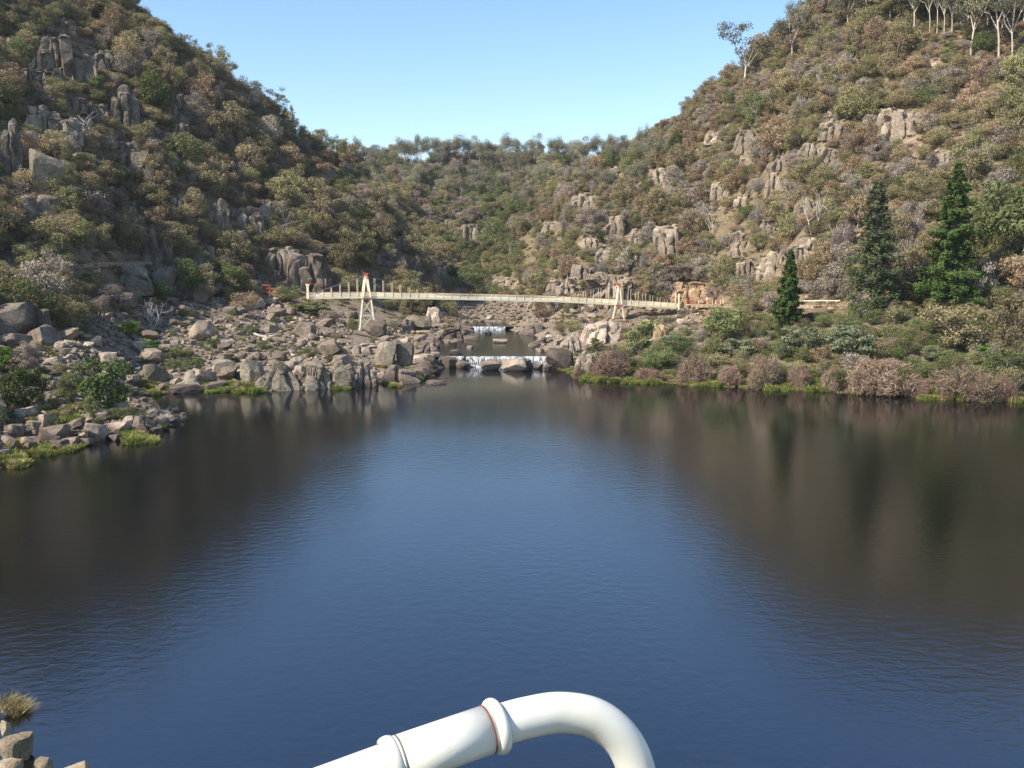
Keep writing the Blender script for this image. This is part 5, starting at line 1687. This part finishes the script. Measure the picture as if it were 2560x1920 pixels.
# ------------------------------------------------------------------ loose boulders
bd = []
def boulders(n, xr, yr, accept, wm, mats, dens, zone, zmin=.2):
    cell = {}
    for _ in range(n):
        px, py = rr.uniform(*xr), rr.uniform(*yr)
        if not accept(px, py): continue
        if 352 < px < 380 and 318 < py < 346: continue
        g = ground(px, py)
        if g is None or g.z < zmin: continue
        wmm = wm[0] + (wm[1] - wm[0]) * rr.random() ** 2.6
        w = wmm * F / g.y; rad = dens * w
        k = (int(px / 10), int(py / 10))
        if any(math.hypot(px - a, (py - b) * 1.6) < (rad + c) * .5 for i in (-1, 0, 1) for j in (-1, 0, 1) for a, b, c in cell.get((k[0] + i, k[1] + j), ())): continue
        cell.setdefault(k, []).append((px, py, rad))
        bd.append((w, px, py, g, wmm, rr.choices([m for m, _ in mats], [q for _, q in mats])[0], zone))
mx = [('rock', .60), ('rockpale', .18), ('rockdark', .22)]
boulders(12000, (-60, 440), (296, 392), lambda px, py: py > shore_top(px) - 4, (.7, 5.4), mx, .62, "left shore")
boulders(3400, (-50, 205), (384, 462), lambda px, py: True, (.5, 3.2), [('rock', .6), ('rockdark', .3), ('rockpale', .1)], .68, "near left shore")
boulders(1600, (425, 550), (299, 323), lambda px, py: True, (.9, 3.4), [('rockdark', .75), ('rock', .25)], .8, "river bed", 1.0)
boulders(600, (405, 450), (318, 372), lambda px, py: True, (.9, 3.2), [('rockdark', .6), ('rock', .4)], .85, "midstream rocks", .4)
boulders(2600, (540, 705), (304, 384), lambda px, py: px < 600 or py < 342, (.6, 3.4), [('rockpale', .7), ('rock', .3)], .95, "right bank", .4)
boulders(900, (0, 450), (20, 300), lambda px, py: True, (.9, 2.6), [('rockhill', .8), ('rockpale', .2)], 1.3, "left hillside")
boulders(1500, (540, 1024), (60, 312), lambda px, py: True, (.8, 2.4), [('rockpale', .65), ('rockhill', .35)], 1.4, "right hillside")
boulders(600, (380, 640), (205, 296), lambda px, py: True, (1.0, 3.0), [('rockpale', .5), ('rockhill', .5)], 1.4, "far valley")
order = {"left shore": 0, "near left shore": 0, "midstream rocks": 0, "right bank": 0, "river bed": 1, "left hillside": 2, "right hillside": 2, "far valley": 2}
bd.sort(key=lambda b: (order[b[6]] == 2, -b[0]))
pk = [(m, v) for m in BOULD for v in range(7)]
protoB = [BOULD[m][v] for m, v in pk]
items = []
MW = dict(rock="grey brown", rockpale="pale tan", rockdark="dark grey", rockhill="lichen grey")
for i, (w, px, py, g, wmm, mt, zone) in enumerate(bd):
    v = rr.randrange(7)
    sc = (wmm, wmm * rr.uniform(.7, 1.05), wmm * rr.uniform(.45, .85))
    rot = (rr.uniform(-.25, .25), rr.uniform(-.25, .25), rr.uniform(0, 6.28))
    loc = (g.x, g.y, g.z - .08 * wmm)
    if i < 250 and 2 < px < 1020:
        o = obj("boulder", BOULD[mt][v], None, loc, rot, sc)
        tag(o, None, "boulder", "loose boulders of the " + zone)
        AUTO.append((o, px, py - 2, ("large " if wmm > 2.3 else "") + MW[mt] + " boulder", " on the " + zone))
    else:
        items.append((pk.index((mt, v)), loc, rot, sc))
stuff_object("scree", protoB, items)
print("boulders", len(bd), "uncounted", len(items))

# ------------------------------------------------------------------ reeds and grass by the water
gi = []
def reeds(px0, px1, py0, py1, n, straw=.2, big=1.0):
    for _ in range(int(n * .62)):
        px, py = rr.uniform(px0, px1), rr.uniform(py0, py1)
        d = ray(px, py); t = (0.02 - CAM_Z) / d[2]
        x, y = d[0] * t, d[1] * t
        z = max(0.0, hz(x, y))
        s = rr.uniform(.45, 1.3) * big
        gi.append(((3 if rr.random() < straw else 0) + rr.randrange(3), (x, y, z), (0, 0, rr.uniform(0, 6.28)), (s, s, s * rr.uniform(.6, 1.2))))
for a in [(207, 262, 388, 393, 90), (0, 24, 455, 468, 60, .3), (22, 52, 448, 456, 50), (62, 78, 447, 452, 16), (126, 157, 436, 444, 60), (44, 80, 424, 434, 50, .35), (134, 160, 388, 396, 30), (330, 352, 386, 390, 24), (386, 400, 384, 387, 22), (414, 421, 377, 381, 12), (172, 186, 388, 393, 20),
          (581, 616, 377, 382, 130, .05), (624, 660, 380, 384, 90, .05), (690, 738, 382, 386.5, 140, .05), (768, 830, 387, 391.5, 90, .1), (888, 912, 393, 396, 30), (920, 980, 396, 400, 90, .15), (980, 1024, 398, 403, 40, .4)]:
    reeds(*a)
for _ in range(500):
    px, py = rr.uniform(560, 1030), rr.uniform(350, 398)
    g = ground(px, py)
    if g: gi.append((rr.randrange(6), g, (0, 0, rr.uniform(0, 6.28)), (1.1, 1.1, rr.uniform(.5, 1.0))))
dry = []
for _ in range(5200):
    px, py = rr.uniform(0, 1024), rr.uniform(0, 330)
    if px < 470 and py > shore_top(px): continue
    g = ground(px, py)
    if g: dry.append((rr.randrange(3), g, (0, 0, rr.uniform(0, 6.28)), (1.2, 1.2, rr.uniform(.5, 1.0))))
stuff_object("dry_grass", [np_mesh("dry_clump", *(lambda g: (g[0], g[1], M['drygrass']))(grass_shape(240 + i, .9, .8, 150, .06)), tint=grass_shape(240 + i, .9, .8, 150, .06)[2]) for i in range(3)], dry)
for _ in range(420):
    px, py = rr.uniform(0, 430), rr.uniform(330, 430)
    g = ground(px, py)
    if g and bare(px, py, 24, .05, 9.0): gi.append((rr.randrange(6), g, (0, 0, rr.uniform(0, 6.28)), (1, 1, rr.uniform(.4, .8))))
stuff_object("shore_grass", TUSS['grass'] + TUSS['straw'], gi)
d = ray(14, 712); t = -CAM_Z / d[2]
gsz = grass_shape(77, .55, .8, 500, .012)
nb_ = obj("tussock", np_mesh("tussock", gsz[0], gsz[1], M['straw'], tint=gsz[2]), None, (d[0] * t, d[1] * t, .15), (0, .35, 0), (1.45, 1.2, 1.0))
tag(nb_, "dry straw coloured grass tussock at the left edge near the bottom", "tussock")
LAND.append((14, 698, "the dry tussock"))

# ------------------------------------------------------------------ air
hm = bpy.data.materials.new("haze"); hm.use_nodes = True
hm.node_tree.nodes.clear()
ho = hm.node_tree.nodes.new("ShaderNodeOutputMaterial"); hv = hm.node_tree.nodes.new("ShaderNodeVolumePrincipled")
hv.inputs["Color"].default_value = (0.86, 0.92, 1.0, 1)
hv.inputs["Density"].default_value = 0.00006
hv.inputs["Anisotropy"].default_value = 0.0
hm.node_tree.links.new(hv.outputs[0], ho.inputs["Volume"])
haze = obj("haze", MB().box((0, 455, 79.5), (2040, 1000, 173)).mesh("haze", hm))
tag(haze, kind="stuff")

# ------------------------------------------------------------------ labels that tell the repeats apart
ORD = "first second third fourth fifth sixth seventh eighth ninth tenth eleventh twelfth thirteenth fourteenth fifteenth sixteenth seventeenth eighteenth nineteenth twentieth".split()
def nth(k): return ORD[k] if k < 20 else ORD[19]
for lst, row in ((ridge, "topmost row along the far ridge skyline"), (lower, "rows just below the far ridge skyline")):
    lst.sort(key=lambda q: q[0])
    n = len(lst)
    for i, (px, o) in enumerate(lst):
        third = i * 5 // n
        base = [j for j in range(n) if j * 5 // n == third][0]
        o["label"] = "gum %s, %s from left in its %s fifth" % ("on the far ridge skyline" if lst is ridge else "just below the far ridge skyline", nth(i - base), ("leftmost", "second", "middle", "fourth", "rightmost")[third])
groups = {}
for (o, px, py, desc, tail) in AUTO:
    best = min(LAND, key=lambda L: (L[0] - px) ** 2 + ((L[1] - py) * 1.2) ** 2)
    dx, dy = px - best[0], py - best[1]
    rel = ("right of" if dx > 0 else "left of") if abs(dx) > abs(dy) * 1.1 else ("below" if dy > 0 else "above")
    if math.hypot(dx, dy) < 9: rel = "right beside"
    groups.setdefault((desc, rel, best[2]), []).append((px, o))
for (desc, rel, ph), lst in groups.items():
    lst.sort(key=lambda q: q[0])
    for i, (px, o) in enumerate(lst):
        o["label"] = "%s %s %s" % (desc, rel, ph) if len(lst) == 1 else "%s %s %s, %s from left" % (desc, rel, ph, nth(i))

for o in COL.objects:
    if "label" in o and len(o["label"].split()) > 16: o["label"] = " ".join(o["label"].replace(" from left", "").replace("on the near shore", "").split()[:16])
